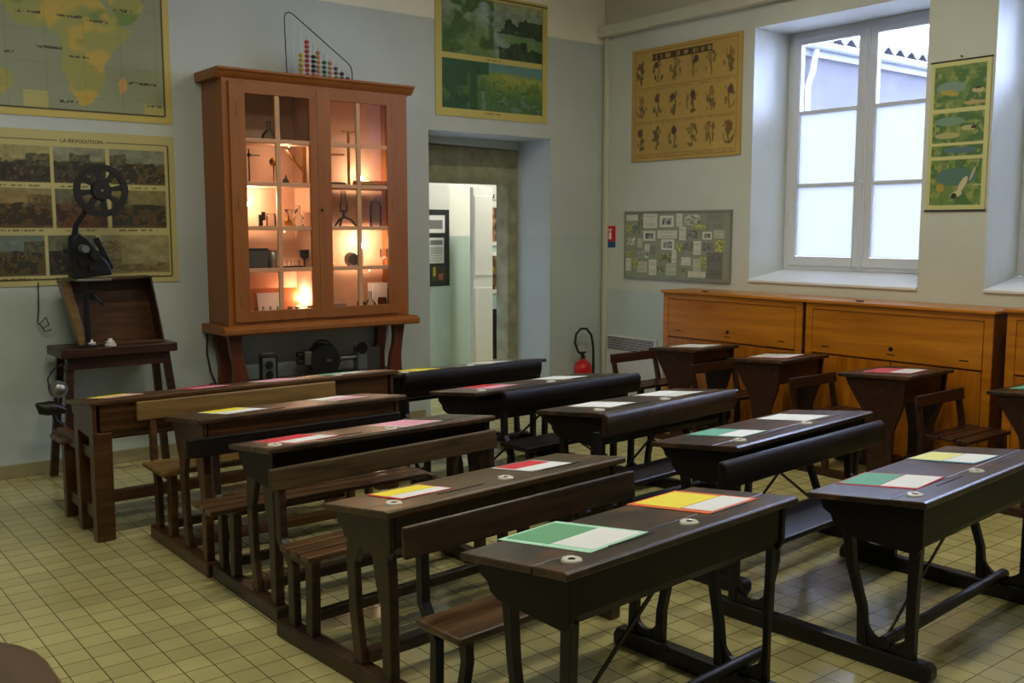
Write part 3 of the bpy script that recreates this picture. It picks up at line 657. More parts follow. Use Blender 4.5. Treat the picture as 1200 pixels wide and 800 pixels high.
# grille of the heater
t = thing('wall_grille', 'white wall grille with slanting dark slots beside the oak cabinet', 'grille', (XW, 6.60, .44), -math.pi/2)
mk('grille_frame', MB().box(0, .62, -.03, 0, -.42, .0).box(0, .62, -.03, 0, .0, .14), M['white_paint'], t, .005)
for k in range(7): mk('slot', MB().hexa([(.02, -.032, .125-.017*k-.01), (.60, -.032, .125-.017*k-.01), (.60, -.032, .125-.017*k-.001), (.02, -.032, .125-.017*k-.001)], [(.02, -.029, .125-.017*k-.01), (.60, -.029, .125-.017*k-.01), (.60, -.029, .125-.017*k-.003), (.02, -.029, .125-.017*k-.003)]), M['black'], t)

# ================================================================ DISPLAY CABINET
CX0, CX1, CY0, CY1, CZ0, CZ1 = 2.61, 4.03, 6.344, 6.694, .90, 2.55
t = thing('display_cabinet', 'tall terracotta glass-fronted display cabinet on brackets, lit inside', 'cabinet', (CX0, CY0, 0))
Wc, Dc = CX1-CX0, CY1-CY0-.004
cs = MB().box(0, .025, .02, Dc, CZ0, CZ1).box(Wc-.025, Wc, .02, Dc, CZ0, CZ1).box(.025, Wc-.025, .02, Dc, CZ1-.025, CZ1).box(.025, Wc-.025, .02, Dc, CZ0, CZ0+.03)
mk('cabinet_case', cs, M['terracotta'], t, .003)
mk('lining', MB().box(.025, Wc-.025, Dc-.012, Dc-.002, CZ0+.03, CZ1-.025).box(.665, .69, .05, Dc-.012, CZ0+.03, CZ1-.025), M['cab_in'], t)
mk('face_frame', MB().box(0, .05, 0, .02, CZ0, CZ1).box(Wc-.10, Wc, 0, .02, CZ0, CZ1).box(.05, Wc-.10, 0, .02, CZ1-.04, CZ1).box(.05, Wc-.10, 0, .02, CZ0, CZ0+.03), M['terracotta'], t, .003)
cz = [(-.0, CZ1-.02), (-.02, CZ1), (-.035, CZ1+.02), (-.05, CZ1+.03), (-.05, CZ1+.045), (Dc, CZ1+.045), (Dc, CZ1-.02)]
mk('cornice', MB().prism_x(cz, -.045, Wc+.045), M['terracotta'], t, .003)
mk('base_shelf', MB().prism_x([(-.06, CZ0-.06), (-.07, CZ0-.05), (-.07, CZ0-.02), (-.04, CZ0), (Dc, CZ0), (Dc, CZ0-.06)], -.055, Wc+.055), M['terracotta'], t, .004)
ZS = [2.139, 1.85, 1.555, 1.27, CZ0+.03]
for z in ZS[:4]: mk('shelf', MB().box(.026, .664, .07, Dc-.05, z-.012, z), M['cab_in'], t)
for z in ZS[1:4]: mk('shelf', MB().box(.691, Wc-.026, .07, Dc-.05, z-.012, z), M['cab_in'], t)
def cdoor(x0, x1, gx):
    z0, z1 = CZ0+.025, CZ1-.035
    f = MB().box(x0, gx[0], -.018, -.0005, z0, z1).box(gx[3], x1, -.018, -.0005, z0, z1).box(gx[0], gx[3], -.018, -.0005, 2.44, z1).box(gx[0], gx[3], -.018, -.0005, z0, .995)
    d = mk('cabinet_door', f, M['terracotta'], t, .003)
    m = MB().box(gx[1], gx[2], -.014, .004, .995, 2.44)
    for z in (2.139, 1.85, 1.555, 1.27): m.box(gx[0], gx[1], -.014, .004, z-.014, z+.014).box(gx[2], gx[3], -.014, .004, z-.014, z+.014)
    mk('muntins', m, M['muntin'], d, .003)
    mk('glass_pane', MB().box(gx[0], gx[3], -.002, 0, .995, 2.44), M['pane'], d)
    return d
def X_(v): return v-CX0
dl = cdoor(.042, .6745, [X_(2.758), X_(2.975), X_(3.008), X_(3.228)])
dr = cdoor(.6755, Wc-.092, [X_(3.387), X_(3.596), X_(3.629), X_(3.848)])
for d_, hx in ((dl, .09), (dr, Wc-.14)):
    for z in (1.06, 1.72, 2.33): mk('hinge', MB().box(hx-.025, hx+.025, -.021, -.018, z-.05, z-.046).box(hx-.025, hx+.025, -.021, -.018, z+.046, z+.05).box(hx-.002, hx+.004, -.022, -.018, z-.045, z+.045), M['terracotta'], d_)
mk('lock', MB().lathe([(.0, -.006), (.012, -.006), (.012, 0)], (.70, -.016, 1.68), 12, 'y'), M['iron'], dr)
# brackets and lower shelf
def bracket(x0, sgn):
    pts = [(x0, .84), (x0+sgn*.10, .84), (x0+sgn*.095, .76), (x0+sgn*.10, .68), (x0+sgn*.125, .60), (x0+sgn*.135, .52), (x0+sgn*.135, .475), (x0+sgn*.03, .475), (x0+sgn*.035, .60), (x0+sgn*.02, .72)]
    if sgn < 0: pts = pts[::-1]
    mk('bracket', MB().prism_y(pts, .04, .09), M['bracket'], t, .006); mk('bracket', MB().prism_y(pts, Dc-.06, Dc-.01), M['bracket'], t, .006)
bracket(.01, 1); bracket(Wc-.01, -1)
mk('lower_shelf', MB().box(-.02, Wc+.02, -.02, Dc, .44, .475), M['bracket'], t, .005)
for x in (.02, Wc-.08):
    for y in (0, Dc-.07): mk('leg', MB().box(x, x+.06, y, y+.06, 0, .44), M['bracket'], t, .005)
mk('cable', MB().tube([(-.03, Dc-.04, .83), (-.035, Dc-.03, .7), (-.01, Dc-.03, .55), (.02, Dc-.04, .475)], .006, 6), M['hose'], t)
CABL = []
for i, (x, z, pw) in enumerate(((2.87, 1.72, 3.2), (3.79, 1.42, 3.4), (3.79, 1.92, 1.6), (3.24, 1.04, 2.0), (3.10, 2.112, .9), (3.72, 1.245, .5), (3.05, 1.53, .35))):  # dim entries at the end are hidden bulbs added to brighten dark shelves
    p = mk('cabinet_lamp_or_fill', MB().lathe([(.0, -.018), (.012, -.014), (.018, 0), (.012, .014), (.006, .022), (.0, .022)], (0, 0, 0), 10), M['bulb'] if pw > 1 else M['bulb_fill'], t, smooth=True, label='small lit bulb; the tiny dim ones are added hidden fill')
    yl = .26 if pw > 1 else .045; p.scale = (1, 1, 1) if pw > 1 else (.35, .35, .35); p.location = (x-CX0, yl, z)
    mk('lamp_stem', MB().tube([(0, .0, -.016), (0, 0, (ZS[[2, 3, 1, 4][i]]-z) if i < 4 else .018)], .004, 6), M['brass'], p)
    ld = bpy.data.lights.new('bulb_or_fill_light', 'POINT'); ld.energy = pw; ld.color = (1, .74, .48); ld.shadow_soft_size = .03
    lo = bpy.data.objects.new('bulb_or_fill_light', ld); COL.objects.link(lo); lo.parent = t; lo.location = (x-CX0, .20, z+.03) if pw > 1 else (x-CX0, .10, z-.03)

# ---- cabinet contents (real things on the shelves)
def put(name, label, cat, mb, mat, x, z, y=6.49, group='instruments in the display cabinet', sub=(), smooth=True):
    o = tag(mk(name, mb, mat, smooth=smooth, loc=(x, y, z+.001)), label, cat, group)
    for nm, mb2, m2 in sub: mk(nm, mb2, m2, o, smooth=True)
    return o
def bottle(h, r, neck=.35):
    return MB().lathe([(r*.9, 0), (r, .005), (r, h*.55), (r*.4, h*.72), (r*neck, h*.8), (r*neck, h*.96), (r*neck*1.3, h)], seg=14)
def jar(h, r): return MB().lathe([(r*.95, 0), (r, .005), (r, h*.85), (r*.85, h*.92), (r*.9, h)], seg=14)
def stopper(h, r): return MB().lathe([(r*.5, h*.94), (r*.5, h*1.02), (r*.8, h*1.08), (r*.5, h*1.15), (0, h*1.16)], seg=12)
A, B_, C_, D_, E_ = ZS
put('glass_flask', 'greenish flask on the top shelf behind the left cabinet door', 'flask', MB().lathe([(.05, 0), (.055, .02), (.045, .06), (.014, .09), (.014, .14), (.018, .145)], seg=14), M['clear'], 3.00, A, sub=[('foot', MB().lathe([(.06, 0), (.06, .008), (.0, .008)], seg=14), M['grey'])])
put('shallow_dish', 'flat metal dish on the top shelf, right of the green flask', 'dish', MB().lathe([(.03, 0), (.07, .018), (.075, .02), (.06, .012), (0, .008)], seg=16), M['grey'], 3.17, A)
put('retort_stand', 'thin iron retort stand on the second shelf at far left', 'stand', MB().box(-.05, .09, -.04, .04, 0, .012).tube([(-.02, 0, .01), (-.02, 0, .24)], .005, 6).tube([(-.02, 0, .2), (.06, 0, .2)], .004, 6), M['iron'], 2.87, B_, sub=[('clamp', MB().sphere((-.02, 0, .2), .014), M['iron'])])
put('metal_globe', 'small hanging brass globe instrument in the second shelf, left door', 'instrument', MB().lathe([(.035, 0), (.035, .008), (.005, .012), (.005, .13), (.0, .13)], seg=12).sphere((0, 0, .16), .032), M['brass'], 3.03, B_)
put('jointed_arm', 'wooden and brass jointed arm leaning in the second shelf, left door', 'instrument', MB().tube([(.10, 0, 0), (.10, 0, .27)], .014, 8).tube([(-.03, 0, .25), (.03, 0, .17), (.10, 0, .10)], .011, 8), M['brass'], 3.16, B_, sub=[('hand_grip', MB().tube([(-.03, 0, .25), (.02, 0, .185)], .016, 8), M['mid_wood'])])
put('small_bell', 'small dark bell under the jointed arm, left door', 'bell', MB().lathe([(.032, 0), (.026, .015), (.018, .04), (.008, .05), (.004, .07), (0, .07)], seg=12), M['iron'], 3.095, B_, y=6.44)
put('small_microscope', 'small dark microscope-like instrument on brightly lit third shelf', 'instrument', MB().box(-.04, .04, -.03, .03, 0, .012).box(-.012, .012, -.01, .01, .012, .09).lathe([(.014, .05), (.014, .11)], (.018, -.01, 0), 10), M['iron'], 2.90, C_, y=6.44)
put('glass_beaker', 'clear beaker on brightly lit third shelf, left door, left pane', 'beaker', jar(.10, .035), M['clear'], 3.0, C_)
put('brass_bottle', 'small brass bottle on third shelf, left door, right pane', 'bottle', bottle(.09, .026), M['brass'], 3.105, C_, y=6.44)
put('glass_funnel', 'clear funnel-shaped glass on third shelf, left door', 'glass', MB().lathe([(.03, 0), (.004, .01), (.004, .06), (.05, .13)], seg=14), M['clear'], 3.155, C_)
put('round_flask', 'clear round flask at right end of third shelf, left door', 'flask', MB().lathe([(.02, 0), (.045, .03), (.045, .06), (.012, .1), (.012, .16)], seg=14), M['clear'], 3.235, C_, y=6.54)
put('dark_box', 'dark box on the fourth shelf, left door', 'box', MB().box(-.07, .07, -.06, .06, 0, .13), M['grey'], 2.87, D_, sub=[('box_lid', MB().box(-.074, .074, -.064, .064, .13, .145), M['black'])], smooth=False)
put('metal_canister', 'silver canister on the fourth shelf, left door', 'canister', jar(.13, .035), M['steel'], 3.00, D_)
put('glass_weights', 'cluster holder of small glass vials, fourth shelf, left door', 'vials', MB().box(-.06, .06, -.03, .03, 0, .02), M['iron'], 3.13, D_, y=6.43, sub=[('vial', MB().lathe([(.010, .02), (.010, .055), (.0, .06)], (x, 0, 0), 8), M['clear']) for x in (-.045, -.015, .015, .045)], smooth=False)
put('goblet', 'dark goblet on the fourth shelf, left door', 'goblet', MB().lathe([(.03, 0), (.006, .01), (.006, .06), (.03, .08), (.034, .13)], seg=14), M['iron'], 3.245, D_)
put('orange_case', 'open orange-brown case lid standing at the bottom shelf, left door', 'case', MB().hexa([(-.2, 0, 0), (.22, 0, 0), (.22, .015, 0), (-.2, .015, 0)], [(-.2, .05, .2), (.22, .05, .2), (.22, .065, .2), (-.2, .065, .2)]), plain('orange_case_board', srgb(196, 104, 44), .6), 3.0, E_, y=6.52, smooth=False)
put('caption_card', 'white caption card leaning at the bottom shelf, left door', 'card', MB().hexa([(-.09, 0, .02), (.09, 0, .02), (.09, .004, .02), (-.09, .004, .02)], [(-.09, .04, .17), (.09, .04, .17), (.09, .044, .17), (-.09, .044, .17)]), M['paper'], 2.99, E_, y=6.505, smooth=False)
for i, x in enumerate((2.84, 2.895, 2.95, 3.005)):
    put('glass_bottle', ('small glass bottle on the bottom shelf, left pane of left door', 'squat clear bottle next to it on the bottom shelf, left pane')[0], 'bottle', bottle(.075, .022), M['clear'], x, E_, y=6.43, group='small bottles on the bottom shelf left', sub=[('stopper', stopper(.075, .009), M['steel'])])
for i, x in enumerate((3.10, 3.155, 3.25)):
    put('salt_shaker', 'small shiny glass jar by the bulb on the bottom shelf, left door', 'jar', jar(.06, .022), M['clear'], x, E_, y=6.43, group='shiny jars on the bottom shelf left', sub=[('jar_cap', MB().lathe([(.02, .06), (.02, .075), (0, .078)], seg=12), M['steel'])])
put('beam_balance', 'brass beam balance with tall column behind the right door', 'balance', MB().lathe([(.05, 0), (.05, .012), (.012, .02), (.010, .36), (.008, .40), (.0, .40)], seg=12).box(-.05, .05, -.006, .006, .395, .407), M['brass'], 3.62, B_, sub=[('balance_pan', MB().lathe([(.0, .22), (.06, .225), (.062, .235), (.0, .23)], (-.1, 0, 0), 14), M['brass']), ('beam', MB().tube([(-.12, 0, .31), (.02, 0, .31)], .005, 6), M['brass'])])
put('brass_tube', 'long brass tube lying on the second shelf, right door', 'tube', MB().tube([(-.17, 0, .026), (.17, 0, .026)], .024, 12), M['brass'], 3.80, B_, y=6.43)
put('flat_scale', 'dark flat scale on the second shelf, right door', 'scale', MB().lathe([(.06, 0), (.07, .02), (.05, .03), (0, .03)], seg=14), M['iron'], 3.49, B_, y=6.43)
put('tripod_lamp', 'glass lamp on black tripod foot, third shelf, right door', 'lamp', MB().tube([(0, 0, .07), (-.05, -.02, .05), (-.09, -.03, .0)], .009, 6).tube([(0, 0, .07), (.05, -.02, .05), (.09, -.03, .0)], .009, 6).tube([(0, 0, .07), (0, .04, .05), (0, .06, 0)], .009, 6).lathe([(.012, .06), (.01, .1), (.03, .11), (.03, .12), (0, .12)], seg=12), M['iron'], 3.57, C_+.009, sub=[('glass_chimney', MB().lathe([(.025, .12), (.03, .15), (.02, .2), (.018, .26)], seg=12), M['clear'])])
put('tall_jar', 'tall glass jar at right end of third shelf', 'jar', jar(.19, .045), M['clear'], 3.84, C_, sub=[('jar_lid', MB().lathe([(.042, .19), (.042, .2), (.01, .21), (0, .23)], seg=12), M['grey'])])
put('brass_burner', 'small brass burner on fourth shelf, right door, far left', 'burner', MB().lathe([(.03, 0), (.03, .03), (.012, .05), (.012, .1), (.02, .11), (.0, .13)], seg=12), M['brass'], 3.45, D_)
put('round_meter', 'round dial meter on the fourth shelf, right door', 'meter', MB().lathe([(.0, -.02), (.05, -.02), (.055, -.01), (.055, .02), (.0, .02)], (0, 0, .056), 20, 'y').box(-.03, .03, -.02, .02, 0, .012), M['steel'], 3.60, D_, y=6.43, sub=[('dial_face', MB().lathe([(.0, -.0215), (.042, -.0215), (.042, -.02)], (0, 0, .056), 18, 'y'), M['iron'])])
put('stemmed_glass', 'stemmed clear glass in the bright right pane of fourth shelf', 'glass', MB().lathe([(.03, 0), (.004, .008), (.004, .05), (.028, .07), (.03, .13)], seg=14), M['clear'], 3.875, D_, y=6.44)
put('slanted_tray', 'slanted specimen tray on bottom shelf, right door', 'tray', MB().prism_x([(-.05, 0), (.06, 0), (.06, .07), (.05, .07), (-.05, .015)], -.07, .07), M['mid_wood'], 3.51, E_, y=6.46, smooth=False)
put('tall_bottle', 'narrow clear bottle on bottom shelf, right door, left pane', 'bottle', bottle(.14, .028), M['clear'], 3.665, E_, y=6.43, sub=[('stopper', stopper(.14, .012), M['steel'])])
put('round_decanter', 'round decanter on bottom shelf, right door, right pane', 'decanter', MB().lathe([(.03, 0), (.045, .03), (.045, .06), (.012, .1), (.012, .15), (.016, .155)], seg=14), M['clear'], 3.77, E_, y=6.47)
put('dark_jar', 'short dark jar on bottom shelf, right door', 'jar', jar(.11, .035), M['brown_glass'], 3.85, E_, y=6.43)
put('measuring_cylinder', 'tall measuring cylinder at right end of bottom shelf', 'cylinder', MB().lathe([(.04, 0), (.04, .008), (.022, .012), (.022, .17), (.027, .175)], seg=14), M['clear'], 3.925, E_, y=6.44)
put('grey_box', 'pale box standing behind the jars on the bottom shelf', 'box', MB().box(-.07, .06, -.04, .04, 0, .21), M['paper'], 3.90, E_, y=6.57, smooth=False)

# ---- three cameras under the cabinet
t = thing('twin_lens_camera', 'upright black camera at left under the display cabinet', 'camera', (2.935, 6.46, .476), R(-18), 'old cameras under the cabinet')
mk('camera_body', MB().box(-.06, .06, -.05, .05, .0, .20), M['black'], t, .008)
mk('front_plate', MB().box(-.045, .045, -.062, -.05, .02, .18), M['grey'], t, .004)
for z in (.065, .135): mk('lens', MB().lathe([(.0, -.088), (.022, -.088), (.026, -.08), (.026, -.06)], (0, 0, z), 14, 'y'), M['black'], t, smooth=True)
mk('viewfinder_hood', MB().box(-.045, .045, -.035, .035, .20, .215), M['steel'], t, .003)
t = thing('film_camera', 'black rounded cine camera in the middle under the display cabinet', 'camera', (3.33, 6.46, .476), R(-10), 'old cameras under the cabinet')
mk('camera_body', MB().lathe([(.0, -.05), (.11, -.05), (.12, -.04), (.12, .04), (.11, .05), (0, .05)], (.03, 0, .13), 24, 'y').box(-.07, .1, -.045, .045, 0, .06), M['black'], t, smooth=True)
mk('lens_turret', MB().box(-.12, -.07, -.05, .04, .1, .2), M['steel'], t, .006)
for z in (.125, .175): mk('lens', MB().tube([(-.12, -.01, z), (-.17, -.015, z)], .02, 12), M['black'], t, smooth=True)
mk('winding_key', MB().tube([(.05, -.05, .13), (.05, -.075, .13)], .008, 8).box(.03, .07, -.08, -.073, .122, .138), M['steel'], t)
mk('carrying_strap', MB().tube([(-.05, 0, .23), (0, 0, .27), (.06, 0, .265), (.1, 0, .23)], .008, 6), M['black'], t)
t = thing('folding_camera', 'grey small projector-like camera at right under the display cabinet', 'camera', (3.64, 6.48, .476), 0, 'old cameras under the cabinet')
mk('camera_base', MB().box(-.12, .1, -.05, .05, 0, .03), M['iron'], t, .004)
mk('camera_body', MB().box(.0, .08, -.04, .04, .03, .2), M['grey'], t, .006)
mk('barrel', MB().tube([(0, 0, .125), (-.13, 0, .125)], [.024, .018], 12).lathe([(.026, -.02), (.026, .02)], (-.12, 0, .125), 12, 'x'), M['steel'], t, smooth=True)
mk('reel_cover', MB().lathe([(.0, -.045), (.04, -.045), (.045, -.04), (.045, -.03)], (.04, 0, .19), 16, 'y'), M['iron'], t, smooth=True)
put('grey_case', 'flat grey case leaning on the wall, rightmost under the cabinet', 'case', MB().box(-.06, .06, -.02, .02, 0, .17), M['grey'], 3.84, .475, y=6.58, group='', smooth=False)
if 'group' in bpy.data.objects['grey_case']: del bpy.data.objects['grey_case']['group']

# ---- abacus on top
t = thing('bead_abacus', 'wire-framed triangular counting abacus with coloured beads on the cabinet', 'abacus', (3.157, 6.50, 2.596))
mk('abacus_base', MB().box(-.02, .53, -.03, .03, 0, .018), M['light_wood'], t, .003)
fr = [(-.005, 0, .018), (-.015, 0, .40), (-.005, 0, .43), (.02, 0, .445), (.05, 0, .435), (.47, 0, .15), (.50, 0, .12), (.51, 0, .08), (.51, 0, .018)]
mk('wire_frame', MB().tube(fr, .004, 8), M['iron'], t, smooth=True)
BC = {k: plain(k+'_bead_paint', srgb(*v), .35, noise=.03, coat=.3) for k, v in dict(yellow=(190, 170, 60), red=(176, 62, 62), navy=(54, 58, 74), natural=(190, 146, 110), green=(44, 110, 84), grey=(104, 92, 96), dark=(62, 58, 50)).items()}
cols = [(.04, .33, []), (.083, .29, ['yellow']*5), (.12, .25, ['red']*8), (.158, .20, ['red']+['navy']*4), (.188, .18, ['natural']*6), (.225, .15, ['green']*4+[]), (.262, .12, ['natural']*4), (.298, .10, ['grey']*3), (.335, .07, ['dark']*2), (.372, .045, ['dark']*1)]
cols = [(x*1.27, h*1.15, c) for x, h, c in cols]
bead0 = {}
for x, h, cl in cols:
    mk('rod', MB().tube([(x, 0, .018), (x, 0, .018+max(h, .034*len(cl)+.01))], .0022, 6), M['steel'], t)
    for i, c in enumerate(cl):
        if c not in bead0:
            q = mk('bead', MB().lathe([(.004, -.014), (.014, -.010), (.018, 0), (.014, .010), (.004, .014)], seg=12), BC[c], t, smooth=True); bead0[c] = q
        else:
            q = bead0[c].copy(); COL.objects.link(q); q.parent = t
        q['label'] = c+' bead'; q.location = (x, 0, .033+i*.032)

# ================================================================ POSTERS ON THE BACK WALL
def border(C, U, V, W, H_, inner, col, line=None):
    bu, bv = inner/W, inner/H_
    m = (U < bu) | (U > 1-bu) | (V < bv) | (V > 1-bv); C[m] = col
    if line is not None:
        lw = .006; m2 = ((np.abs(U-bu) < lw/W) | (np.abs(U-1+bu) < lw/W)) & (V > bv) & (V < 1-bv) | ((np.abs(V-bv) < lw/H_) | (np.abs(V-1+bv) < lw/H_)) & (U > bu) & (U < 1-bu); C[m2] = line
# Africa map: u along X from 1.08 to 2.406, v from z 2.241 to 3.35
MX0, MW, MZ0, MH = 1.08, 1.326, 2.241, 1.12
def pxz(x, y):   # point on the back wall seen along a given direction of the photo, used once to draw the map outline
    f = 1160; cp, sp = math.cos(PITCH), math.sin(PITCH); cy_, sy_ = math.cos(YAW), math.sin(YAW)
    fw = Vector((sy_*cp, cy_*cp, -sp)); rt = Vector((cy_, -sy_, 0)); up = rt.cross(fw)
    d = fw*f+rt*(x-600)-up*(y-400); return d*(YW/d.y)+Vector((0, 0, H))
def mapuv(pts): return [((pxz(*p).x-MX0)/MW, (pxz(*p).z-MZ0)/MH) for p in pts]
def africa(U, V):
    sea = rgb(140, 146, 118); C = np.zeros(U.shape+(3,))+sea
    C += (fbm(U, V, 4, 5)[..., None]-.5)*.07
    af = mapuv([(-12, -10), (4, 8), (16, 26), (34, 32), (52, 30), (64, 36), (70, 50), (70, 66), (74, 82), (80, 98), (88, 112), (96, 122), (106, 122), (114, 114), (120, 102), (124, 88), (122, 76), (132, 60), (146, 48), (154, 36), (142, 34), (128, 20), (118, 2), (112, -20), (112, -60), (0, -60)])
    ar = mapuv([(122, -10), (130, 18), (138, 32), (152, 30), (163, 18), (168, 6), (156, -6), (150, -30), (120, -30)])
    md = mapuv([(141, 112), (138, 98), (143, 90), (149, 96), (148, 106)])
    sa = mapuv([(-30, 74), (4, 80), (16, 86), (14, 98), (4, 108), (-30, 124)])
    wob = (fbm(U, V, 14, 9)-.5)*.03
    land = inpoly(U+wob, V+wob, af) | inpoly(U+wob, V, ar) | inpoly(U, V, md) | inpoly(U, V, sa)
    n1 = fbm(U, V, 9, 21); n2 = fbm(U, V, 7, 33)
    L = np.zeros(U.shape+(3,))+rgb(150, 150, 82)
    L = mixc(L, np.zeros_like(L)+rgb(186, 160, 72), np.clip((n1-.5)*8, 0, 1)); L = mixc(L, np.zeros_like(L)+rgb(112, 134, 66), np.clip((n2-.52)*8, 0, 1))
    L = mixc(L, np.zeros_like(L)+rgb(186, 146, 96), np.clip((V-.62)*3*(1-n2), 0, 1)*.8)
    C[land] = L[land]
    C[inpoly(U, V, md)] = rgb(192, 150, 92)
    for q, lab in ((mapuv([(26, 104), (56, 107), (57, 129), (27, 125)]), 0), (mapuv([(169, 122), (191, 125), (192, 138), (169, 136)]), 1)):
        C[inpoly(U, V, q)] = rgb(174, 166, 104)
    rs = np.random.RandomState(3)   # rivers and place-name strokes
    for (x0, y0, ln) in ((17, 12, 30), (66, 18, 30), (42, 54, 30), (132, 12, 22), (148, 97, 34), (70, 118, 22), (172, 124, 18), (4, 60, 12), (100, 24, 26), (80, 66, 24)):
        a = mapuv([(x0, y0), (x0+ln, y0+ln*.09)]); 
        (ua, va), (ub, vb) = a
        tt = (U-ua)/(ub-ua); on = (tt > 0) & (tt < 1) & (np.abs(V-(va+(vb-va)*tt)) < .006) & (vnoise(U, V, 150, 150, 8) > .42)
        C[on] = rgb(60, 54, 34)
    for k in range(5):
        yv = .12+.17*k; ln = np.abs(V-(yv+.05*(U-.5)**2)) < .0012; C[ln] *= .93
    for k in range(6):
        ln = np.abs(U-(.08+.17*k)) < .0011; C[ln] *= .93
    border(C, U, V, MW, MH, .048, rgb(194, 176, 96), rgb(64, 54, 26))
    return C
t = thing('africa_map', 'large school wall map of Africa with yellowed border', 'map', (MX0, YW, MZ0))
mk('map_backing', MB().box(0, MW, -.006, -.001, 0, MH), M['cream'], t)
sheet('map_print', MW, MH, 230, 200, africa, t, -.0065)
# revolution chart
RX0, RW, RZ0, RH = 1.215, 1.192, 1.195, .965
def scene_cell(U, V, u0, u1, v0, v1, seed, sky, gnd, fig, hz=.5):
    u = np.clip((U-u0)/(u1-u0), 0, 1); v = np.clip((V-v0)/(v1-v0), 0, 1); O = np.zeros(U.shape+(3,))
    n = fbm(u, v, 4, seed, .8); n2 = fbm(u, v, 9, seed+7, .8); n3 = vnoise(u, v, 26, 20, seed+11); n4 = vnoise(u, v, 22, 14, seed+13)
    C = mixc(O+rgb(*gnd), O+rgb(*sky), np.clip((v-hz+(n-.5)*.2)*14, 0, 1))
    side = (seed//3) % 3   # a building or trees on one side
    mass = ((u < .30) if side == 0 else (u > .62) if side == 1 else (np.abs(u-.5) < .2)) & (v > hz-.1) & (v < .92-.2*n)
    C = np.where(mass[..., None], (O+rgb(*gnd)*.55+rgb(*sky)*.45)*(.6+.5*n3[..., None]), C)
    crowd = np.clip((n2-.42)*10, 0, 1)*(v < hz+.12*n)*(v > .05)
    C = mixc(C, O+rgb(*fig), crowd*.9)
    sp = (n3 > .8) & (v < hz) & (n4 > .4); C[sp] = (rgb(*sky)*.6+rgb(*gnd)*.4) if side != 1 else rgb(116, 78, 48)
    sp2 = (n4 > .93) & (v < hz); C[sp2] = rgb(122, 50, 36)
    C *= (.8+.4*n2)[..., None]; return C
def revolution(U, V):
    C = np.zeros(U.shape+(3,))+rgb(186, 176, 118)
    cols3 = [(.035, .345), (.36, .625), (.645, .945)]
    rows = [(.665, .895), (.375, .625), (.065, .325)]
    pal = [((150, 142, 92), (58, 54, 34), (30, 26, 18)), ((132, 132, 104), (66, 60, 36), (34, 30, 22)), ((124, 128, 108), (92, 74, 40), (38, 32, 20)),
           ((140, 122, 78), (92, 70, 36), (44, 36, 20)), ((98, 94, 70), (104, 66, 36), (50, 34, 20)), ((120, 112, 70), (84, 62, 32), (30, 34, 26)),
           ((108, 120, 108), (86, 76, 36), (40, 38, 26)), ((96, 98, 70), (54, 50, 30), (26, 22, 18)), ((142, 134, 92), (132, 118, 74), (96, 82, 52))]
    k = 0
    for (v0, v1) in rows:
        for (u0, u1) in (cols3 if v0 > .1 else [(.035, .30), (.315, .56), (.575, .95)]):
            m = (U > u0) & (U < u1) & (V > v0) & (V < v1); C[m] = scene_cell(U, V, u0, u1, v0, v1, 40+k*3, *pal[k], hz=.55 if k != 8 else .2)[m]; k += 1
            cap = (U > u0+.03) & (U < u1-.05) & (np.abs(V-(v0-.02)) < .005) & (vnoise(U, V, 130, 60, k) > .45); C[cap] = rgb(96, 84, 48)
    ed = ((np.abs(U-.022) < .003) | (np.abs(U-.965) < .003)) & (V > .04) & (V < .935) | (np.abs(V-.04) < .003) & (U > .022) & (U < .965) | (np.abs(V-.935) < .003) & (U > .022) & (U < .965) & ((U < .385) | (U > .63))
    C[ed] = rgb(66, 54, 28)
    return C
t = thing('history_chart', 'wall chart titled LA REVOLUTION with rows of painted scenes', 'poster', (RX0, YW, RZ0))
mk('chart_backing', MB().box(0, RW, -.006, -.001, 0, RH), M['cream'], t)
sheet('chart_print', RW, RH, 240, 190, revolution, t, -.0065)
text_mesh('chart_title', 'LA REVOLUTION', .034, M['ink'], t, (.605, -.0075, .893))
